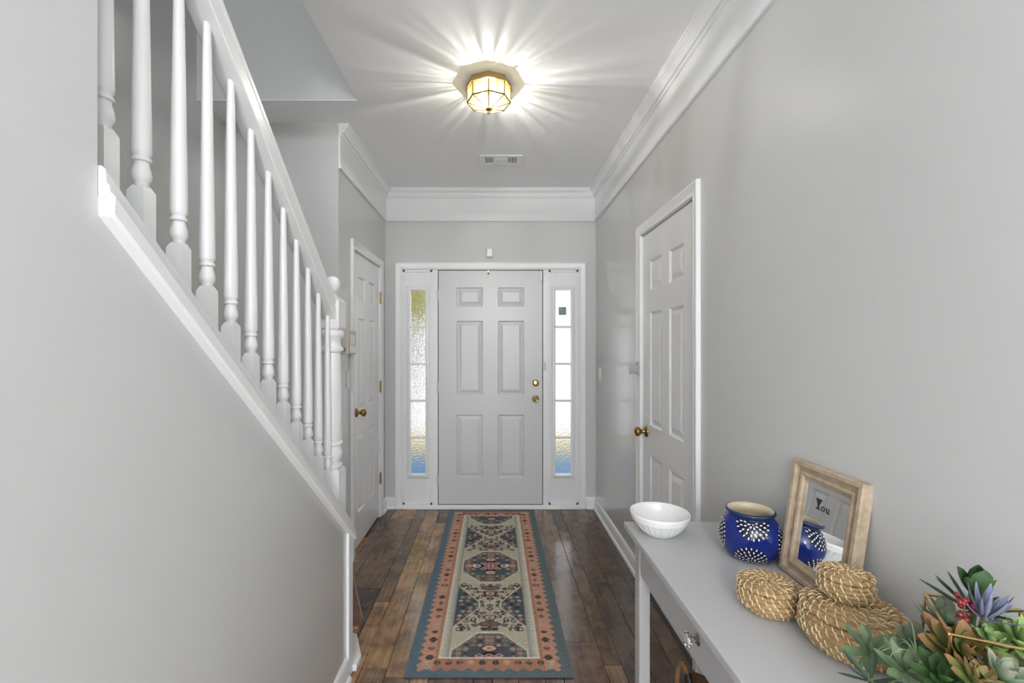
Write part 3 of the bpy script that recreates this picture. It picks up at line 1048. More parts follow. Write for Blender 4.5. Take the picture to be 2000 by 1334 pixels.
ds = MB().box(-0.012, -0.016, -0.044, 0.012, 0.0, 0.040).build('door_sensor', M['plastic'], None, None, 0.004, (0.404, YB + 0.004, 2.030))
tag(ds, 'white contact sensor at the top corner of the front door', 'sensor')

# ------------------------------------------------------------------ runner rug (woven pattern as a colour per point)
RX0, RX1, RY0, RY1 = -0.388, 0.338, 1.942, 3.908
NX, NY = 210, 560
rw, rlen = RX1 - RX0, RY1 - RY0
gx = np.linspace(-rw / 2, rw / 2, NX)
gl = np.linspace(0, rlen, NY)
X, LL = np.meshgrid(gx, gl)
rg = np.random.default_rng(3)
S = lambda *c: np.array([((v / 255) / 12.92 if v / 255 <= 0.04045 else ((v / 255 + 0.055) / 1.055) ** 2.4) for v in c])
teal, teal2 = S(84, 104, 118), S(88, 102, 104)
orange, rust = S(182, 130, 104), S(164, 112, 86)
cream, tan, navy = S(196, 189, 172), S(170, 162, 140), S(74, 78, 86)
pink, black, olive = S(192, 152, 136), S(66, 60, 58), S(132, 132, 120)
tri = lambda t: np.abs((t % 1.0) * 2 - 1)
img = np.zeros((NY, NX, 3))
lr = (X / rw + 0.5)[..., None]
img[:] = teal * (1 - lr) + teal2 * lr
ex = rw / 2 - np.abs(X)
el = np.minimum(LL, rlen - LL)
side = ex < el
bnd = np.where(side, 0.040 + 0.024 * tri(LL / 0.047), 0.032 + 0.022 * tri(X / 0.0605 + 0.5))
dmin = np.minimum(ex, el)
in_or = dmin > bnd
img[in_or] = orange
inner_x, inner_l = 0.124, 0.118
img[in_or & (ex > inner_x - 0.006)] = rust
cb = (ex > inner_x + 0.010) & (el > inner_l)
img[cb] = cream
k_ = np.clip((ex - inner_x - 0.01) / 0.045, 0, 1)[..., None]
img[cb] = (cream * 1.0 * (1 - k_) + olive * k_)[cb]
fw = rw / 2 - 0.180
field = (ex > 0.180) & (el > inner_l + 0.005)
img[(ex > inner_x + 0.010) & (np.abs(el - inner_l) < 0.004)] = S(214, 206, 190)
img[field] = tan
reg = np.zeros((NY, NX), int)
reg[field] = 1
cs = [0.098, 0.978, 1.858]
for c in cs:
    dl = np.abs(LL - c)
    hw_ = np.clip(0.058 + (0.205 - dl) / 0.135 * 0.122, 0, 0.180)
    ins = field & (dl < 0.205) & (np.abs(X) < hw_)
    core = field & (dl < 0.197) & (np.abs(X) < hw_ - 0.008)
    img[ins] = S(196, 188, 166)
    depth = np.clip(np.minimum((0.197 - dl) / 0.10, (hw_ - np.abs(X)) / 0.11), 0, 1)[..., None]
    img[core] = (S(92, 98, 96) * (1 - depth) + navy * depth)[core]
    reg[ins] = 0
    reg[core & (depth[..., 0] > 0.12)] = 2
for c in (0.540, 1.418):
    dl = np.abs(LL - c)
    inner = 0.062 + np.maximum(0, dl - 0.026) / 0.175 * 0.128
    out = field & (np.abs(X) > inner - 0.007) & (dl < 0.205)
    core = field & (np.abs(X) > inner) & (dl < 0.2)
    img[out] = S(196, 188, 166)
    dp = np.clip((np.abs(X) - inner) / 0.09, 0, 1)[..., None]
    img[core] = (S(80, 84, 84) * (1 - dp) + S(62, 80, 92) * dp)[core]
    reg[out] = 0
    reg[core & (dp[..., 0] > 0.08)] = 3


def ell(cx, cl_, rx, rly, col, only=None, ring=None):
    for s in ((1, -1) if abs(cx) > 1e-4 else (1,)):
        q = ((X - s * cx) / rx) ** 2 + ((LL - cl_) / rly) ** 2
        mk = q < 1
        if ring:
            mk &= q > ring
        if only is not None:
            mk &= reg == only
        img[mk] = col


pats = []
for k in range(14):
    h_ = (rg.random((7, 4)) > 0.42).astype(int)
    h_[3, :] = 1 if k % 3 else h_[3, :]
    ii, jj = np.mgrid[0:7, 0:4]
    h_ = h_ * (np.abs(ii - 3) + (3 - jj) <= 4)
    p = np.concatenate([h_, h_[:, 2::-1]], 1)
    p = np.maximum(p, p[::-1]) if k % 2 else p
    pats.append(p)


def stamp(cx, cl_, s, p, col, only=None):
    for sg in ((1, -1) if abs(cx) > 1e-4 else (1,)):
        ix = np.floor((X - sg * cx) / s + 3.5).astype(int)
        il = np.floor((LL - cl_) / s + 3.5).astype(int)
        ok = (ix >= 0) & (ix < 7) & (il >= 0) & (il < 7)
        mk = np.zeros_like(ok)
        pp = p if sg == 1 else p[:, ::-1]
        mk[ok] = pp[il[ok], ix[ok]] == 1
        if only is not None:
            mk &= reg == only
        img[mk] = col


# border motifs
n = 0
for l in np.arange(0.06, rlen - 0.04, 0.062):
    stamp(rw / 2 - 0.094, l, 0.0052 if n % 2 else 0.0042, pats[n % 14], black if n % 5 else S(150, 150, 140))
    n += 1
for x in np.arange(0.03, rw / 2 - 0.08, 0.05):
    for l in (0.088, rlen - 0.088):
        stamp(x, l, 0.0046, pats[(n * 5) % 14], black if n % 4 else S(190, 150, 125))
    n += 1
# field motifs
for c, mlist in zip((0.540, 1.418), ((), ())):
    for dl in np.arange(-0.21, 0.22, 0.034):
        for x in np.arange(0.0, 0.18, 0.038):
            xx = x + 0.010 * math.sin(dl * 40 + c)
            col = black if (n % 3) else pink * 0.8
            stamp(max(xx, 0) if x > 0 else 0, c + dl, 0.0033 + 0.0012 * (n % 3), pats[n % 14], col, 1)
            stamp(max(xx, 0.004), c + dl + 0.012, 0.0036, pats[(n + 4) % 14], (pink, S(150, 140, 110), S(40, 44, 50), S(176, 110, 86))[n % 4], 3)
            n += 1
    for dl, rr in ((-0.115, 0.026), (0.115, 0.026), (-0.17, 0.045), (0.17, 0.045)):
        ell(0, c + dl, rr + 0.010, 0.024, black, 1)
        ell(0, c + dl, rr, 0.016, pink if abs(dl) < 0.15 else S(120, 96, 92), 1)
        ell(0, c + dl, rr * 0.45, 0.007, S(120, 70, 62), 1)
    for x, dl in ((0.055, -0.08), (0.055, 0.08), (0.085, -0.13), (0.085, 0.13), (0.12, 0.19), (0.12, -0.19), (0.155, 0.215), (0.155, -0.215)):
        ell(x, c + dl, 0.014, 0.014, black, 1)
        ell(x, c + dl, 0.007, 0.007, S(190, 180, 160), 1)
for c in cs:
    for dl in np.arange(-0.19, 0.2, 0.03):
        for x in np.arange(0.01, 0.18, 0.033):
            if abs(dl) > 0.1 or x > 0.08:
                stamp(x, c + dl, 0.0038, pats[n % 14], (pink * 0.85, S(130, 126, 112), black, S(165, 110, 88))[n % 4], 2)
            n += 1
    for dl in (0.085, -0.085):
        ell(0, c + dl, 0.040, 0.026, black, 2)
        ell(0, c + dl, 0.031, 0.019, pink, 2)
        ell(0, c + dl, 0.012, 0.007, S(150, 95, 84), 2)
    ell(0.0, c, 0.062, 0.062, S(40, 38, 44), 2)
    for x, dl in ((0.0, 0.035), (0.0, -0.035), (0.028, 0.015), (0.028, -0.015), (0.0, 0.0), (0.045, 0.035), (0.045, -0.035)):
        ell(x, c + dl, 0.020, 0.012, pink * 0.85, 2)
        ell(x, c + dl, 0.010, 0.006, S(96, 60, 62), 2)
    ell(0.090, c, 0.026, 0.020, S(200, 194, 178), 2)
    ell(0.084, c, 0.013, 0.010, navy, 2)
    ell(0.140, c, 0.022, 0.022, S(190, 120, 96), 2)
blur = img.copy()
blur[1:-1, 1:-1] = (img[1:-1, 1:-1] * 4 + img[:-2, 1:-1] + img[2:, 1:-1] + img[1:-1, :-2] + img[1:-1, 2:]) / 8
lum = blur @ np.array([0.25, 0.6, 0.15])
blur = blur * 0.82 + lum[..., None] * 0.18
img = blur * 1.28 * (0.80 + 0.40 * rg.random((NY, NX, 1))) * (0.92 + 0.16 * np.repeat(rg.random((NY, 1, 1)), NX, 1))
me = bpy.data.meshes.new('runner_rug')
zt = 0.006 + 0.0006 * rg.random(NX * NY)
cx_, cy_ = (RX0 + RX1) / 2, (RY0 + RY1) / 2
vv = np.stack([X.ravel(), (LL - rlen / 2).ravel(), zt], 1)
idx = np.arange(NX * NY).reshape(NY, NX)
fq = np.stack([idx[:-1, :-1], idx[:-1, 1:], idx[1:, 1:], idx[1:, :-1]], -1).reshape(-1, 4)
rim = list(idx[0, :]) + list(idx[1:, -1]) + list(idx[-1, -2::-1]) + list(idx[-2:0:-1, 0])
nb = len(rim)
vlow = vv[rim].copy()
vlow[:, 2] = 0.0008
base = len(vv)
allv = np.concatenate([vv, vlow])
skirt = [(rim[i], base + i, base + (i + 1) % nb, rim[(i + 1) % nb]) for i in range(nb)]
me.from_pydata(allv.tolist(), [], fq.tolist() + skirt)
ca = me.color_attributes.new('weave', 'FLOAT_COLOR', 'POINT')
cols = np.ones((len(allv), 4))
cols[:base, :3] = img.reshape(-1, 3)
cols[base:, :3] = S(50, 62, 70)
ca.data.foreach_set('color', cols.astype(np.float32).ravel())
rm = mat('woven_rug', (0.3, 0.3, 0.3), 0.95)
at = N(rm, 'ShaderNodeAttribute', attribute_name='weave')
L(rm, at.outputs['Color'], bsdf(rm).inputs['Base Color'])
bsdf(rm).inputs['Specular IOR Level'].default_value = 0.15
bump(rm, noise(rm, coords(rm), 700, 2), 0.3, 0.001)
me.materials.append(rm)
rug = link('runner_rug', me, None, 0, (cx_, cy_, 0))
tag(rug, 'long oriental runner rug with teal and terracotta border on the floor', 'rug')

# ------------------------------------------------------------------ console table
TX0, TX1, TY0, TY1, TZ = 0.470, 0.876, 0.600, 1.659, 0.780
tb = empty('console_table', ((TX0 + TX1) / 2, (TY0 + TY1) / 2, 0))
tag(tb, 'grey painted console table with drawer and crystal knob', 'console table')
ox, oy = tb.location.x, tb.location.y


def tbox(x0, y0, z0, x1, y1, z1, name, bev=0.0015, m='table', parent=None):
    return MB().box(x0 - ox, y0 - oy, z0, x1 - ox, y1 - oy, z1).build(name, M[m], parent or tb, None, bev)


tbox(TX0, TY0, TZ - 0.024, TX1, TY1, TZ, 'tabletop', 0.004)
for x0 in (0.502, 0.822):
    for y0 in (TY0 + 0.03, TY1 - 0.081):
        tbox(x0, y0, 0.0, x0 + 0.038, y0 + 0.052, TZ - 0.024, 'leg', 0.004)
tbox(0.508, TY0 + 0.08, 0.62, 0.522, TY1 - 0.08, TZ - 0.024, 'apron')
tbox(0.838, TY0 + 0.08, 0.62, 0.852, TY1 - 0.08, TZ - 0.024, 'apron')
tbox(0.540, TY0 + 0.036, 0.62, 0.822, TY0 + 0.05, TZ - 0.024, 'apron')
tbox(0.540, TY1 - 0.064, 0.62, 0.822, TY1 - 0.05, TZ - 0.024, 'apron')
tbox(0.496, TY0 + 0.028, TZ - 0.034, 0.858, TY1 - 0.026, TZ - 0.0235, 'top_moulding', 0.003)
dr = tbox(0.505, TY0 + 0.085, 0.626, 0.5085, TY1 - 0.085, TZ - 0.038, 'drawer', 0.001)
kb = MB()
kmt = Matrix.Translation((0.505 - ox, 1.13 - oy, 0.690)) @ Matrix.Rotation(R(-90), 4, 'Y')
kn = 8
kb.lathe([(0.001, 0.010), (0.007, 0.010), (0.008, 0.014), (0.016, 0.019), (0.0185, 0.025), (0.0165, 0.031), (0.009, 0.036), (0.001, 0.0365)], kn, kmt)
kb.build('knob', M['crystal'], dr)['label'] = 'faceted clear crystal knob'
MB().lathe([(0.001, 0.0), (0.014, 0.0), (0.014, 0.002), (0.009, 0.005), (0.006, 0.007), (0.006, 0.011), (0.001, 0.0115)], 18, kmt).build('knob_plate', M['chrome'], dr, 40)

# ------------------------------------------------------------------ white fluted bowl
mb = MB()
nb_ = 120
prof_o = [(0.040, 0.0, 0), (0.046, 0.0, 0), (0.050, 0.003, 0), (0.062, 0.012, 0.5), (0.078, 0.030, 1), (0.087, 0.045, 1), (0.0895, 0.050, 0.4), (0.0895, 0.0515, 0), (0.0945, 0.0525, 0), (0.0975, 0.066, 0), (0.0985, 0.072, 0), (0.0965, 0.0745, 0)]
prof_i = [(0.0935, 0.073, 0), (0.0915, 0.066, 0), (0.085, 0.048, 0), (0.074, 0.030, 0), (0.056, 0.013, 0), (0.030, 0.006, 0), (0.001, 0.005, 0)]
rings = []
for r, z, fl_ in prof_o + prof_i:
    rings.append([((r - fl_ * 0.0060 * (1 - abs(math.sin(13 * t)))) * math.cos(t), (r - fl_ * 0.0060 * (1 - abs(math.sin(13 * t)))) * math.sin(t), z) for t in [2 * PI * i / nb_ for i in range(nb_)]])
mb.loft(rings)
bowl = mb.build('bowl', M['ceramic'], None, 50, 0, (0.563, 1.552, TZ))
tag(bowl, 'white fluted ceramic bowl at the far end of the console table', 'bowl')

# ------------------------------------------------------------------ blue vase with white dashes
VX, VY = 0.778, 1.385
vs = empty('vase', (VX, VY, TZ))
tag(vs, 'round cobalt blue vase painted with white dash rosettes', 'vase')
vp = [(0.052, 0.0), (0.060, 0.003), (0.073, 0.018), (0.083, 0.038), (0.088, 0.060), (0.087, 0.082), (0.079, 0.104), (0.068, 0.119), (0.061, 0.126)]
rimp = [(0.0605, 0.127), (0.062, 0.131), (0.0665, 0.134), (0.0690, 0.1385), (0.067, 0.143), (0.063, 0.144)]
inp = [(0.0595, 0.142), (0.057, 0.134), (0.0555, 0.127), (0.062, 0.115), (0.077, 0.098), (0.082, 0.07), (0.076, 0.035), (0.055, 0.010), (0.001, 0.006)]
# finely sampled outer profile
sp_ = []
for (r0, z0), (r1, z1) in zip(vp[:-1], vp[1:]):
    for k in range(4):
        t = k / 4
        sp_.append((r0 + (r1 - r0) * t, z0 + (z1 - z0) * t))
sp_.append(vp[-1])
for _ in range(3):
    sp_ = [sp_[0]] + [((a[0] + 2 * b[0] + c[0]) / 4, (a[1] + 2 * b[1] + c[1]) / 4) for a, b, c in zip(sp_[:-2], sp_[1:-1], sp_[2:])] + [sp_[-1]]
arc = [0.0]
for p, q in zip(sp_[:-1], sp_[1:]):
    arc.append(arc[-1] + math.dist(p, q))


def on_vase(az, s, lift=0.0):
    s = min(max(s, 0.0), arc[-1])
    k = max(i for i in range(len(arc)) if arc[i] <= s)
    k = min(k, len(arc) - 2)
    t = (s - arc[k]) / (arc[k + 1] - arc[k])
    r = sp_[k][0] + (sp_[k + 1][0] - sp_[k][0]) * t
    z = sp_[k][1] + (sp_[k + 1][1] - sp_[k][1]) * t
    dr_, dz_ = sp_[k + 1][0] - sp_[k][0], sp_[k + 1][1] - sp_[k][1]
    ln = math.hypot(dr_, dz_)
    nr, nz = dz_ / ln, -dr_ / ln
    return Vector(((r + nr * lift) * math.cos(az), (r + nr * lift) * math.sin(az), z + nz * lift)), r


A0 = math.atan2(-VY, -VX)
s_tot = arc[-1]
ros = []
for base_a in (0, 180):
    ros += [(A0 + R(base_a + 6), s_tot * 0.93, 4), (A0 + R(base_a + 2), s_tot * 0.17, 4)]
for base_a in (-78, 84):
    ros += [(A0 + R(base_a), s_tot * 0.55, 4)]
vm = mat('cobalt_glaze', (0.008, 0.020, 0.17), 0.12)
tcv = N(vm, 'ShaderNodeTexCoord')
prev = None
for az, s, k in ros:
    c, _ = on_vase(az, s)
    dn = N(vm, 'ShaderNodeVectorMath', operation='DISTANCE')
    L(vm, tcv.outputs['Object'], dn.inputs[0])
    dn.inputs[1].default_value = c
    sb = N(vm, 'ShaderNodeMath', operation='DIVIDE')
    L(vm, dn.outputs['Value'], sb.inputs[0])
    sb.inputs[1].default_value = 0.0105 * k + 0.007
    if prev is None:
        prev = sb.outputs[0]
    else:
        mn = N(vm, 'ShaderNodeMath', operation='MINIMUM')
        L(vm, prev, mn.inputs[0])
        L(vm, sb.outputs[0], mn.inputs[1])
        prev = mn.outputs[0]
L(vm, ramp(vm, prev, [(0.82, (0.004, 0.006, 0.035)), (0.95, (0.008, 0.022, 0.19))]), bsdf(vm).inputs['Base Color'])
M['cobalt'] = vm
MB().lathe([(0.001, 0.0)] + sp_, 56, None, False).build('body', M['cobalt'], vs, 60)
rimm = mat('dark_blue_glaze', (0.010, 0.028, 0.11), 0.12)
MB().lathe([sp_[-1]] + rimp, 56, None, False).build('rim', rimm, vs, 60)
MB().lathe([rimp[-1]] + inp, 48, None, False).build('inner_wall', M['cream_glaze'], vs, 60)
db = MB()
for az, s, kmax in ros:
    for k in range(0, kmax + 1):
        rho = 0.0105 * k if k else 0.0
        cnt = 1 if k == 0 else 3 + 4 * k + (k > 2)
        for i in range(cnt):
            ps = 2 * PI * (i + 0.5 * (k % 2)) / cnt
            ln, wd = (0.0041, 0.0021) if k else (0.002, 0.002)
            ring = []
            ok = True
            for q in range(8):
                b = 2 * PI * q / 8
                du = rho * math.cos(ps) + ln * math.cos(b) * math.cos(ps) - wd * math.sin(b) * math.sin(ps)
                dv = rho * math.sin(ps) + ln * math.cos(b) * math.sin(ps) + wd * math.sin(b) * math.cos(ps)
                sv = s + dv
                if not 0.002 < sv < s_tot - 0.001:
                    ok = False
                    break
                _, rr = on_vase(az, sv)
                p, _ = on_vase(az + du / rr, sv, 0.0002)
                ring.append(p)
            if not ok:
                continue
            sv = s + rho * math.sin(ps)
            _, rr = on_vase(az, sv)
            cpt, _ = on_vase(az + rho * math.cos(ps) / rr, sv, 0.0013)
            db.add(ring + [cpt], [(q, (q + 1) % 8, 8) for q in range(8)])
tag(db.build('painted_dashes', M['enamel'], vs, 60), 'white painted dashes in rosettes', None, None, 'stuff')

# ------------------------------------------------------------------ leaning mirror
MW, MH, MBD = 0.250, 0.318, 0.050
mr = empty('tabletop_mirror', (0.818, 1.187, TZ + 0.002), 0, (R(-8.3), 0, R(-90)))
tag(mr, 'whitewashed wood framed mirror leaning against the wall behind the vase', 'mirror')
fp = [(0.0, 0.024), (0.0, 0.002), (0.003, -0.002), (0.013, -0.002), (0.016, 0.001), (0.017, 0.009), (0.028, 0.010), (0.030, 0.005), (0.034, 0.003), (0.039, 0.005), (0.041, 0.010), (0.050, 0.013), (0.050, 0.024)]
cor = [(-MW / 2, 0.0, 1, 1), (-MW / 2, MH, 1, -1), (MW / 2, MH, -1, -1), (MW / 2, 0.0, -1, 1)]
for k in range(4):
    rings = []
    for cx, cz, dx, dz in (cor[k], cor[(k + 1) % 4]):
        rings.append([(cx + dx * u, p, cz + dz * u) for u, p in fp])
    MB().loft(rings).build('frame_rail', M['frame_wood'], mr, 25)
MB().box(-MW / 2 + 0.046, 0.014, 0.046, MW / 2 - 0.046, 0.017, MH - 0.046).build('mirror_glass', M['mirror'], mr)
MB().box(-MW / 2 + 0.01, 0.019, 0.01, MW / 2 - 0.01, 0.0235, MH - 0.01).build('backing', M['wicker'], mr)
# printed word "You" in slab letters
tx = MB()


def flat(pts):
    n_ = len(pts)
    tx.add([(x, 0.0134, z) for x, z in pts], [tuple(range(n_))])


zy, xy = 0.206, -0.026
for pts in ([(-0.010, 0.026), (0.010, 0.026), (0.0042, 0.013), (-0.0042, 0.013)],
            [(-0.0115, 0.0258), (-0.0115, 0.028), (0.0115, 0.028), (0.0115, 0.0258)],
            [(-0.0030, 0.0135), (0.0030, 0.0135), (0.0026, 0.002), (-0.0026, 0.002)],
            [(-0.0085, 0.0), (0.0085, 0.0), (0.0070, 0.003), (-0.0070, 0.003)]):
    flat([(xy + x, zy + z) for x, z in pts])
nn = 16
cxo, czo = xy + 0.0175, zy + 0.0066
for i in range(nn):
    a, b = 2 * PI * i / nn, 2 * PI * (i + 1) / nn
    flat([(cxo + 0.0068 * math.cos(a), czo + 0.0066 * math.sin(a)), (cxo + 0.0068 * math.cos(b), czo + 0.0066 * math.sin(b)), (cxo + 0.0038 * math.cos(b), czo + 0.0040 * math.sin(b)), (cxo + 0.0038 * math.cos(a), czo + 0.0040 * math.sin(a))])
ux = xy + 0.0265
for pts in ([(0.0, 0.013), (0.0052, 0.013), (0.0052, 0.003), (0.0022, 0.003), (0.0022, 0.0112), (0.0, 0.0112)],
            [(0.0022, 0.003), (0.0100, 0.003), (0.0088, 0.0), (0.0040, 0.0)],
            [(0.0086, 0.013), (0.0124, 0.013), (0.0124, 0.0018), (0.0145, 0.0018), (0.0145, 0.0), (0.0100, 0.0), (0.0100, 0.0112), (0.0086, 0.0112)]):
    flat([(ux + x, zy + z) for x, z in pts])
tag(tx.build('lettering', M['black'], mr), 'black typewriter style word')


# ------------------------------------------------------------------ coiled seagrass baskets
def coils(rows, cr, nseg=48, flat_=0.8):
    mb = MB()
    for i, (r, z) in enumerate(rows):
        pts = []
        rings = []
        for s in range(nseg):
            t = 2 * PI * s / nseg
            wob = 1 + 0.012 * math.sin(5 * t + i * 1.7) + 0.008 * math.sin(11 * t + i)
            ring = []
            for q in range(8):
                a = 2 * PI * q / 8
                rr = r * wob + cr * 1.02 * math.cos(a)
                ring.append((rr * math.cos(t), rr * math.sin(t), z + cr * flat_ * 1.12 * math.sin(a) + 0.0007 * math.sin(7 * t + i * 2)))
            rings.append(ring)
        rings.append(rings[0])
        mb.loft(rings, False)
    return mb


def stitches(rows, cr, spacing, slant, phase=0.0, flat_=0.8, lo=-75, hi=105, rad=0.0013, up=False):
    mb = MB()
    ph = phase
    for i, (r, z) in enumerate(rows):
        cnt = max(6, int(2 * PI * rows[0][0] / spacing)) if not up else max(5, int(2 * PI * max(r, 0.008) / spacing))
        for s in range(cnt):
            t0 = 2 * PI * s / cnt + ph + 0.02 * math.sin(s * 3.1 + i)
            pts = []
            for q in range(5):
                f = q / 4
                a = R(hi + (lo - hi) * f)
                t = t0 + slant * f
                wob = 1 + 0.012 * math.sin(5 * t + i * 1.7) + 0.008 * math.sin(11 * t + i)
                rr = r * wob + cr * 1.05 * math.cos(a)
                pts.append((rr * math.cos(t), rr * math.sin(t), z + cr * flat_ * 1.15 * math.sin(a) + 0.0007 * math.sin(7 * t + i * 2)))
            k_ = random.uniform(0.8, 1.25)
            mb.tube(pts, [rad * 0.5 * k_, rad * k_, rad * 1.2 * k_, rad * k_, rad * 0.5 * k_], 4)
        ph += slant * 0.93
    return mb


def basket(loc, rmax, hbody, ncoil, lid_rows, cr, label, rz=0.0, spacing=0.0125, squash=1.0, bot=0.78, tp=0.95):
    root = empty('lidded_basket', loc, rz)
    tag(root, label, 'basket', 'seagrass baskets on the console table')
    rows = []
    for i in range(ncoil):
        f = i / (ncoil - 1)
        prof = bot + (1 - bot) * math.sin(min(f / 0.55, 1) * PI / 2) if f < 0.55 else 1 - (1 - tp) * ((f - 0.55) / 0.45) ** 2
        rows.append((rmax * prof - cr, hbody * (1 - f) + 0.0))
    # from the top coil down so that stitches run on; z measured up from the table
    zr_ = [(r, cr * 0.95 + (hbody - 2 * cr * 0.9) * (i / (ncoil - 1))) for i, (r, _) in enumerate(rows)]
    down = zr_[::-1]
    b = coils(zr_, cr).build('body', M['straw'], root, 60)
    MB().prism([(0.92 * zr_[0][0] * math.cos(2 * PI * k / 24), 0.92 * zr_[0][0] * math.sin(2 * PI * k / 24)) for k in range(24)], 0.001, 0.006).build('bottom', M['straw'], root)
    tag(stitches(down, cr, spacing, 0.10).build('stitching', M['stitch'], b, 60), None, None, None, 'stuff')
    lid = coils(lid_rows, cr).build('lid', M['straw'], root, 60)
    top = [x for x in lid_rows[1:]]
    sm = stitches(lid_rows[:1], cr, spacing, 0.10)
    s2 = stitches(top, cr, spacing * 0.95, 0.22, 0.3, 0.8, 20, 175, 0.0012, True)
    sm.add(s2.v, s2.f)
    tag(sm.build('lid_stitching', M['stitch'], lid, 60), None, None, None, 'stuff')
    return root


def lid_of(rmax, z, cr, dome=0.0, n=None):
    rows = []
    r = rmax - cr
    first = r
    while r > cr * 0.4:
        f = 1 - r / first
        rows.append((r, z + dome * math.sin(min(1, f * 1.3) * PI / 2)))
        r -= cr * 1.85
    return rows


random.seed(4)
basket((0.665, 1.106, TZ), 0.0695, 0.056, 6, lid_of(0.0675, 0.062, 0.0065, 0.004), 0.0065, 'small round seagrass basket with lid, standing alone in front of the mirror', 0.3, 0.0150)
basket((0.756, 0.963, TZ), 0.097, 0.074, 7, lid_of(0.092, 0.082, 0.0080, 0.007), 0.0080, 'large round seagrass basket with lid, below the smallest basket', 1.1, 0.0165)
basket((0.760, 0.985, TZ + 0.0955), 0.053, 0.044, 5, lid_of(0.051, 0.050, 0.0062, 0.004), 0.0062, 'smallest seagrass basket, stacked on the large basket', 2.2, 0.0145)

# ------------------------------------------------------------------ handbag under the table, only its handles reach into view
hb = empty('tote_bag', (0.642, 1.36, 0.0))
tag(hb, 'brown bag with tan and black handles under the console table', 'bag')
rings = []
for z, a, b in ((0.0, 0.10, 0.06), (0.02, 0.115, 0.07), (0.20, 0.125, 0.078), (0.34, 0.118, 0.062), (0.36, 0.118, 0.060)):
    rings.append([(b * math.cos(t), a * math.sin(t), z) for t in [2 * PI * i / 28 for i in range(28)]])
rings.append([(0.9 * x, 0.9 * y, 0.358) for x, y, z in rings[-1]])
rings.append([(0.9 * x, 0.9 * y, 0.05) for x, y, z in rings[-2]])
MB().loft(rings).build('body', M['wicker'], hb, 50)
for sx, hgt in ((-0.075, 0.118), (0.075, 0.105)):
    pts = [(sx, -0.055 * math.cos(t), 0.345 + hgt * math.sin(t)) for t in [PI * k / 16 for k in range(17)]]
    MB().tube(pts, 0.0075, 8).build('handle', M['leather'], hb, 60)
    pts = [(sx + 0.002, -0.055 * math.cos(t), 0.345 + hgt * math.sin(t)) for t in [PI * k / 16 for k in range(0, 7)]]
    MB().tube(pts, 0.0105, 8).build('handle_wrap', M['black_leather'], hb, 60)

# ------------------------------------------------------------------ gold wire planter with succulents
PA, PB_ = Vector((0.743, 0.785)), Vector((0.675, 0.674))
ed = Vector((0.91, -0.41)).normalized() * 0.118
rimv = [PA, PB_, PB_ + ed, PA + ed]
pc = sum(rimv, Vector((0, 0))) / 4
pl = empty('wire_planter', (pc.x, pc.y, TZ))
tag(pl, 'gold wire framed geometric planter at the near end of the table', 'planter')
RZ = 0.212
top4 = [(v.x - pc.x, v.y - pc.y, RZ) for v in rimv]
mid4 = [((v.x - pc.x) * 1.10, (v.y - pc.y) * 1.10, 0.105) for v in rimv]
bot4 = [((v.x - pc.x) * 0.72, (v.y - pc.y) * 0.72, 0.003) for v in rimv]
for k in range(4):
    j = (k + 1) % 4
    for a, b in ((top4[k], top4[j]), (top4[k], mid4[k]), (mid4[k], mid4[j]), (mid4[k], bot4[k]), (bot4[k], bot4[j])):
        MB().tube([a, b], 0.0026, 6).build('wire', M['gold_wire'], pl, 60)
MB().loft([[(x * 0.97, y * 0.97, z + 0.001) for x, y, z in bot4], [(x * 0.97, y * 0.97, z) for x, y, z in mid4], [(x * 0.98, y * 0.98, 0.150) for x, y, z in top4]]).build('moss_fill', M['soil'], pl)


def leaf_mesh(name, m, w_=0.25, thick=0.06, cup=0.15, tipw=0.0, peak=0.55, curl=0.0):
    """unit leaf: runs along +y from 0 to 1, width w_, upper side +z"""
    ys = [0.0, 0.18, 0.38, 0.58, 0.78, 0.92, 1.0]
    rings = []
    for y in ys:
        u = y / peak if y < peak else 1
        ww = (0.35 + 0.65 * math.sin(u * PI / 2)) if y < peak else max(math.cos((y - peak) / (1 - peak) * PI / 2) ** 0.8, 0.02 + tipw)
        ww *= w_ / 2
        th = thick * (1 - 0.75 * y)
        zc = curl * y * y
        rings.append([(-ww, y, zc + cup * ww), (-ww * 0.5, y, zc + th * 0.25), (0, y, zc - cup * ww * 0.2 + th * 0.3), (ww * 0.5, y, zc + th * 0.25), (ww, y, zc + cup * ww), (ww * 0.5, y, zc - th * 0.6), (0, y, zc - th), (-ww * 0.5, y, zc - th * 0.6)])
    return MB().loft(rings).mesh(name, m, 50)


def rosette(name, loc, label, mesh, layers, tilt=(0, 0, 0), seed=1, cat='succulent', stem=None):
    """layers: (count, length, elevation in degrees, base height)"""
    root = empty(name, loc, 0, tilt)
    tag(root, label, cat)
    r_ = random.Random(seed)
    ph = 0
    for cnt, ln, el_, bz in layers:
        for k in range(cnt):
            a = 2 * PI * k / cnt + ph + r_.uniform(-0.18, 0.18)
            e = R(el_ + r_.uniform(-9, 9))
            o = bpy.data.objects.new('leaf', mesh)
            C.objects.link(o)
            o.parent = root
            o.location = (0.004 * math.sin(-a), 0.004 * math.cos(a), bz)
            o.rotation_euler = (e, r_.uniform(-0.25, 0.25), a)
            s = ln * r_.uniform(0.74, 1.0)
            o.scale = (s, s, s)
        ph += 2.4
    if stem:
        MB().tube([(0, 0, -stem), (0.003, 0.002, -stem * 0.5), (0, 0, 0.002)], 0.0035, 6).build('stem', M['stem'], root, 60)
    return root


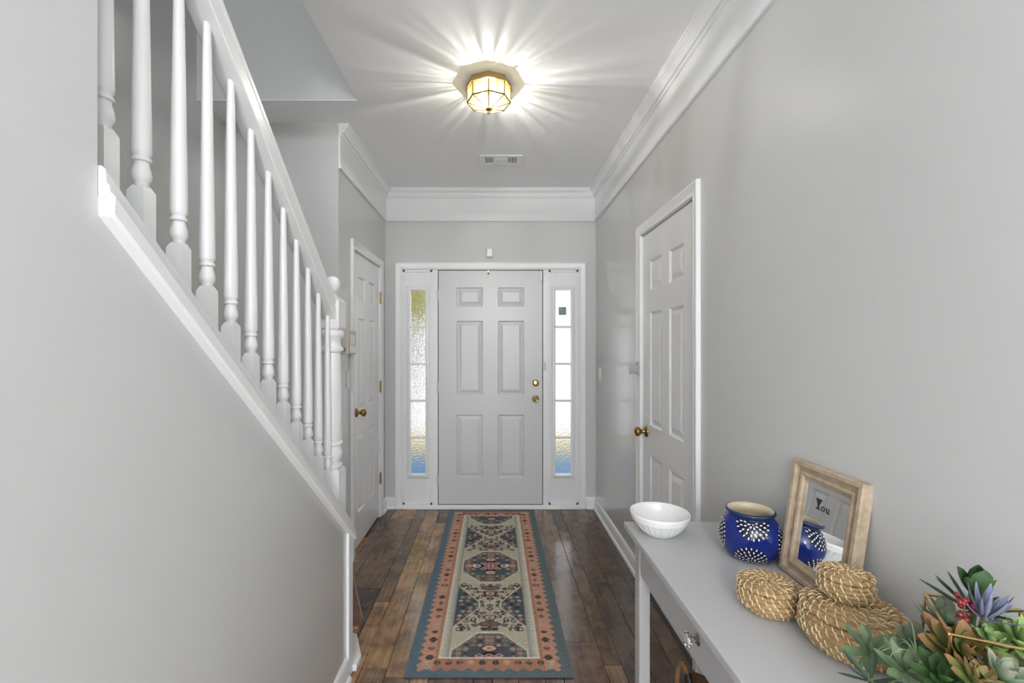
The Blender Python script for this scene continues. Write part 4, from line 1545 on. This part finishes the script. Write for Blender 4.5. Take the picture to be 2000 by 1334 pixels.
M['stem'] = mat('green_stem', (0.10, 0.14, 0.05), 0.5)
lm = lambda *a: leaf_mat(*a)
G = {}
G['pointed'] = leaf_mesh('pointed_leaf', lm('sage_green_leaf', (0.17, 0.25, 0.13), (0.12, 0.17, 0.09)), 0.34, 0.07, 0.2, 0.0, 0.45, 0.15)
G['rust'] = leaf_mesh('rust_edged_leaf', lm('rust_tipped_leaf', (0.14, 0.20, 0.055), (0.33, 0.12, 0.06)), 0.52, 0.08, 0.25, 0.0, 0.6, 0.18)
G['green'] = leaf_mesh('fleshy_green_leaf', lm('fleshy_green', (0.24, 0.35, 0.10), (0.26, 0.38, 0.16)), 0.62, 0.12, 0.35, 0.05, 0.65, 0.12)
G['dark'] = leaf_mesh('dark_green_leaf', lm('deep_green', (0.045, 0.11, 0.025), (0.035, 0.085, 0.03)), 0.60, 0.06, 0.3, 0.03, 0.6, 0.2)
G['slim'] = leaf_mesh('slim_dark_leaf', lm('slim_deep_green', (0.03, 0.07, 0.035), (0.035, 0.075, 0.05)), 0.17, 0.05, 0.2, 0.04, 0.6, 0.05)
G['lilac'] = leaf_mesh('lilac_leaf', lm('lilac_blue', (0.17, 0.18, 0.27), (0.20, 0.21, 0.33)), 0.20, 0.07, 0.2, 0.0, 0.4, 0.25)
G['mint'] = leaf_mesh('mint_leaf', lm('mint_green', (0.20, 0.33, 0.19), (0.30, 0.22, 0.20)), 0.55, 0.08, 0.3, 0.0, 0.6, 0.2)


def at(px, py, d):
    return ((px - 966) * d / 888.9, d, 1.42 - (py - 675) * d / 888.9)


rosette('succulent', at(1698, 1272, 0.80), 'sage green succulent sprig with pointed leaves hanging over the large basket', G['pointed'],
        [(6, 0.052, 5, 0.0), (6, 0.046, 32, 0.004), (4, 0.036, 60, 0.008)], (R(25), R(-14), 0.4), 3, 'succulent', 0.05)
rosette('succulent', at(1700, 1330, 0.735), 'dark pointed succulent sprig low over the tabletop', G['slim'],
        [(6, 0.050, 10, 0.0), (5, 0.045, 40, 0.004)], (R(15), R(-20), 0.2), 8, 'succulent', 0.04)
rosette('succulent', at(1872, 1285, 0.685), 'large succulent rosette with rust red tipped leaves inside the planter', G['rust'],
        [(8, 0.060, 2, 0.0), (8, 0.055, 18, 0.006), (7, 0.048, 36, 0.012), (6, 0.038, 55, 0.016), (4, 0.026, 72, 0.018)], (R(28), R(-6), 0.1), 5, 'succulent', 0.05)
rosette('succulent', at(1838, 1222, 0.745), 'mint green succulent rosette under the gold rim', G['mint'],
        [(6, 0.050, 10, 0.0), (6, 0.045, 34, 0.005), (4, 0.034, 60, 0.009)], (R(20), R(-15), 0.8), 6, 'succulent', 0.06)
rosette('succulent', at(1906, 1178, 0.725), 'broad dark green leaf tuft at the top of the planter', G['dark'],
        [(4, 0.044, 55, 0.012), (4, 0.050, 74, 0.012)], (R(4), R(0), 0.5), 9, 'succulent', 0.07)
rosette('succulent', at(1898, 1190, 0.74), 'slim dark green leaves fanning out beside the red berries', G['slim'],
        [(7, 0.072, 22, 0.0), (5, 0.060, 42, 0.004)], (R(5), R(4), 0.3), 12, 'succulent', 0.06)
rosette('succulent', at(1922, 1205, 0.69), 'spiky lilac blue succulent behind the gold rim', G['lilac'],
        [(8, 0.044, 20, 0.0), (8, 0.046, 48, 0.004), (5, 0.042, 74, 0.006)], (R(12), R(4), 0.0), 2, 'succulent', 0.06)
rosette('succulent', at(1990, 1262, 0.665), 'bright green fleshy succulent at the edge of the picture', G['green'],
        [(7, 0.046, 10, 0.0), (7, 0.042, 34, 0.006), (5, 0.034, 58, 0.010), (3, 0.022, 76, 0.012)], (R(22), R(-8), 0.6), 4, 'succulent', 0.05)
rosette('succulent', at(1838, 1332, 0.655), 'deep green broad leaved succulent below the rust rosette', G['dark'],
        [(7, 0.040, 8, 0.0), (6, 0.036, 32, 0.005), (5, 0.028, 58, 0.008)], (R(24), R(-8), 0.2), 14, 'succulent', 0.05)
rosette('succulent', at(1950, 1328, 0.63), 'mint green succulent with pink tips low in the planter', G['mint'],
        [(7, 0.042, 8, 0.0), (6, 0.036, 34, 0.005), (4, 0.028, 60, 0.008)], (R(24), R(0), 0.9), 15, 'succulent', 0.05)
rosette('succulent', at(1765, 1312, 0.70), 'sage green pointed succulent spilling over the planter side', G['pointed'],
        [(7, 0.048, 6, 0.0), (6, 0.042, 30, 0.005), (4, 0.030, 58, 0.008)], (R(22), R(-18), 0.9), 16, 'succulent', 0.05)

rosette('succulent', at(1935, 1262, 0.675), 'small yellow green succulent between the lilac one and the gold rim', G['green'],
        [(6, 0.034, 12, 0.0), (6, 0.030, 38, 0.004), (4, 0.022, 64, 0.007)], (R(20), R(-4), 0.3), 23, 'succulent', 0.05)
rosette('succulent', at(1900, 1332, 0.63), 'small rust edged succulent rosette at the very front', G['rust'],
        [(8, 0.036, 6, 0.0), (7, 0.032, 30, 0.004), (5, 0.024, 58, 0.008)], (R(26), R(-4), 0.7), 24, 'succulent', 0.05)
rosette('succulent', at(1782, 1258, 0.75), 'pale mint succulent peeking out beside the large basket', G['mint'],
        [(6, 0.036, 8, 0.0), (5, 0.032, 36, 0.004), (4, 0.024, 62, 0.007)], (R(20), R(-18), 0.2), 25, 'succulent', 0.06)

# curly air plant
M['tendril'] = mat('pale_green_tendril', (0.28, 0.36, 0.21), 0.5)
ap_ = empty('air_plant', at(1790, 1290, 0.71))
tag(ap_, 'pale green air plant with thin curling tendrils', 'air plant')
r_ = random.Random(21)
for k in range(22):
    a = r_.uniform(0, 2 * PI)
    ln = r_.uniform(0.035, 0.075)
    cur = r_.uniform(1.2, 3.6)
    pts = []
    rad = []
    e0 = r_.uniform(0.5, 1.4)
    x = z = 0.0
    for q in range(9):
        f = q / 8
        e = e0 - cur * f
        pts.append((x * math.cos(a), x * math.sin(a), z))
        rad.append(0.0018 * (1 - 0.7 * f))
        x += math.cos(e) * ln / 8
        z += math.sin(e) * ln / 8
    MB().tube(pts, rad, 5).build('tendril', M['tendril'], ap_, 60)

# red berries
M['berry'] = mat('dark_red_berry', (0.24, 0.02, 0.025), 0.3)
bs = empty('berry_sprig', at(1884, 1195, 0.705))
tag(bs, 'sprig of small dark red berries beside the gold rim', 'berries')
br = MB().sphere((0, 0, 0), 0.0042, 10, 7).mesh('berry', M['berry'], 60)
for k in range(16):
    o = link('berry', br, bs, 0, (r_.uniform(-0.013, 0.011), r_.uniform(-0.008, 0.008), r_.uniform(-0.012, 0.024)))
MB().tube([(0, 0, -0.05), (0.002, 0.001, -0.02), (-0.001, 0, 0.02)], 0.0016, 5).build('stem', M['stem'], bs, 60)

# ------------------------------------------------------------------ outside the front door
pf = MB().box(-2.2, YB + 0.13, -0.30, 2.2, 6.55, -0.15).build('porch_floor', M['porch'])
struct(pf, 'blue painted porch floor outside', 'porch')
lw = MB().box(-14, 6.55, -0.40, 14, 8.3, -0.18).build('lawn', M['lawn'])
struct(lw, 'dry yellow lawn strip outside', 'lawn')
dw = MB().box(-40, 8.3, -0.45, 40, 60, -0.20).build('driveway', M['drive'])
struct(dw, 'pale bright driveway outside', 'driveway')
tr = empty('tree', (-1.75, 9.2, -0.2))
tag(tr, 'tree with yellow green leaves outside the left sidelight', 'tree')
MB().tube([(0, 0, 0), (0.04, 0, 1.0), (-0.02, 0.03, 2.0), (0.05, 0, 3.2)], [0.10, 0.08, 0.06, 0.02], 9).build('trunk', M['treebark'], tr, 60)
br_ = MB()
for k in range(26):
    z0 = r_.uniform(1.2, 3.0)
    a = r_.uniform(0, 2 * PI)
    l = r_.uniform(0.4, 1.0)
    br_.tube([(0, 0, z0), (0.5 * l * math.cos(a), 0.5 * l * math.sin(a), z0 + 0.12), (l * math.cos(a), l * math.sin(a), z0 + r_.uniform(-0.2, 0.5))], [0.02, 0.013, 0.004], 5)
br_.build('branches', M['treebark'], tr, 60)
lf = MB()
for k in range(3000):
    while True:
        p = Vector((r_.uniform(-1, 1), r_.uniform(-1, 1), r_.uniform(-1, 1)))
        if p.length < 1:
            break
    c = Vector((0.1, 0, 2.85)) + Vector((p.x * 0.95, p.y * 0.8, p.z * 0.95))
    if c.z < 2.1 and r_.random() < 0.7:
        continue
    s = r_.uniform(0.04, 0.085)
    mt = Matrix.Translation(c) @ Matrix.Rotation(r_.uniform(0, 6.28), 4, 'Z') @ Matrix.Rotation(r_.uniform(-1.3, 1.3), 4, 'X')
    lf.add([(0, -s, 0), (s * 0.5, 0, s * 0.1), (0, s, 0), (-s * 0.5, 0, s * 0.1)], [(0, 1, 2, 3)], mt)
tag(lf.build('crown', M['treeleaf'], tr), None, None, None, 'stuff')

# bare trees farther off
for x, y, hgt, lab, sd in ((-2.35, 15.0, 5.2, 'bare grey tree far outside, seen in the left sidelight', 31), (-3.3, 19.0, 6.0, 'taller bare tree behind the yellow green tree outside', 32),
                           (2.15, 16.0, 4.4, 'bare grey tree far outside, seen in the right sidelight', 33)):
    q_ = random.Random(sd)
    t = empty('bare_tree', (x, y, -0.2))
    tag(t, lab, 'tree', 'bare trees outside')
    MB().tube([(0, 0, 0), (0.05, 0, hgt * 0.4), (-0.04, 0.05, hgt * 0.75), (0.03, 0, hgt)], [0.11, 0.085, 0.05, 0.012], 8).build('trunk', M['treebark'], t, 60)
    bm_ = MB()
    for k in range(34):
        z0 = q_.uniform(0.25, 0.92) * hgt
        a = q_.uniform(0, 2 * PI)
        l = q_.uniform(0.5, 1.3)
        p1 = Vector((0, 0, z0))
        p2 = p1 + Vector((0.5 * l * math.cos(a), 0.5 * l * math.sin(a), q_.uniform(0.1, 0.4)))
        p3 = p2 + Vector((0.5 * l * math.cos(a + 0.3), 0.5 * l * math.sin(a + 0.3), q_.uniform(0.1, 0.5)))
        bm_.tube([p1, p2, p3], [0.028, 0.018, 0.006], 5)
        for _ in range(3):
            e = p2.lerp(p3, q_.random()) + Vector((q_.uniform(-0.35, 0.35), q_.uniform(-0.3, 0.3), q_.uniform(0.1, 0.4)))
            bm_.tube([p2, e], [0.010, 0.004], 4)
    bm_.build('branches', M['treebark'], t, 60)
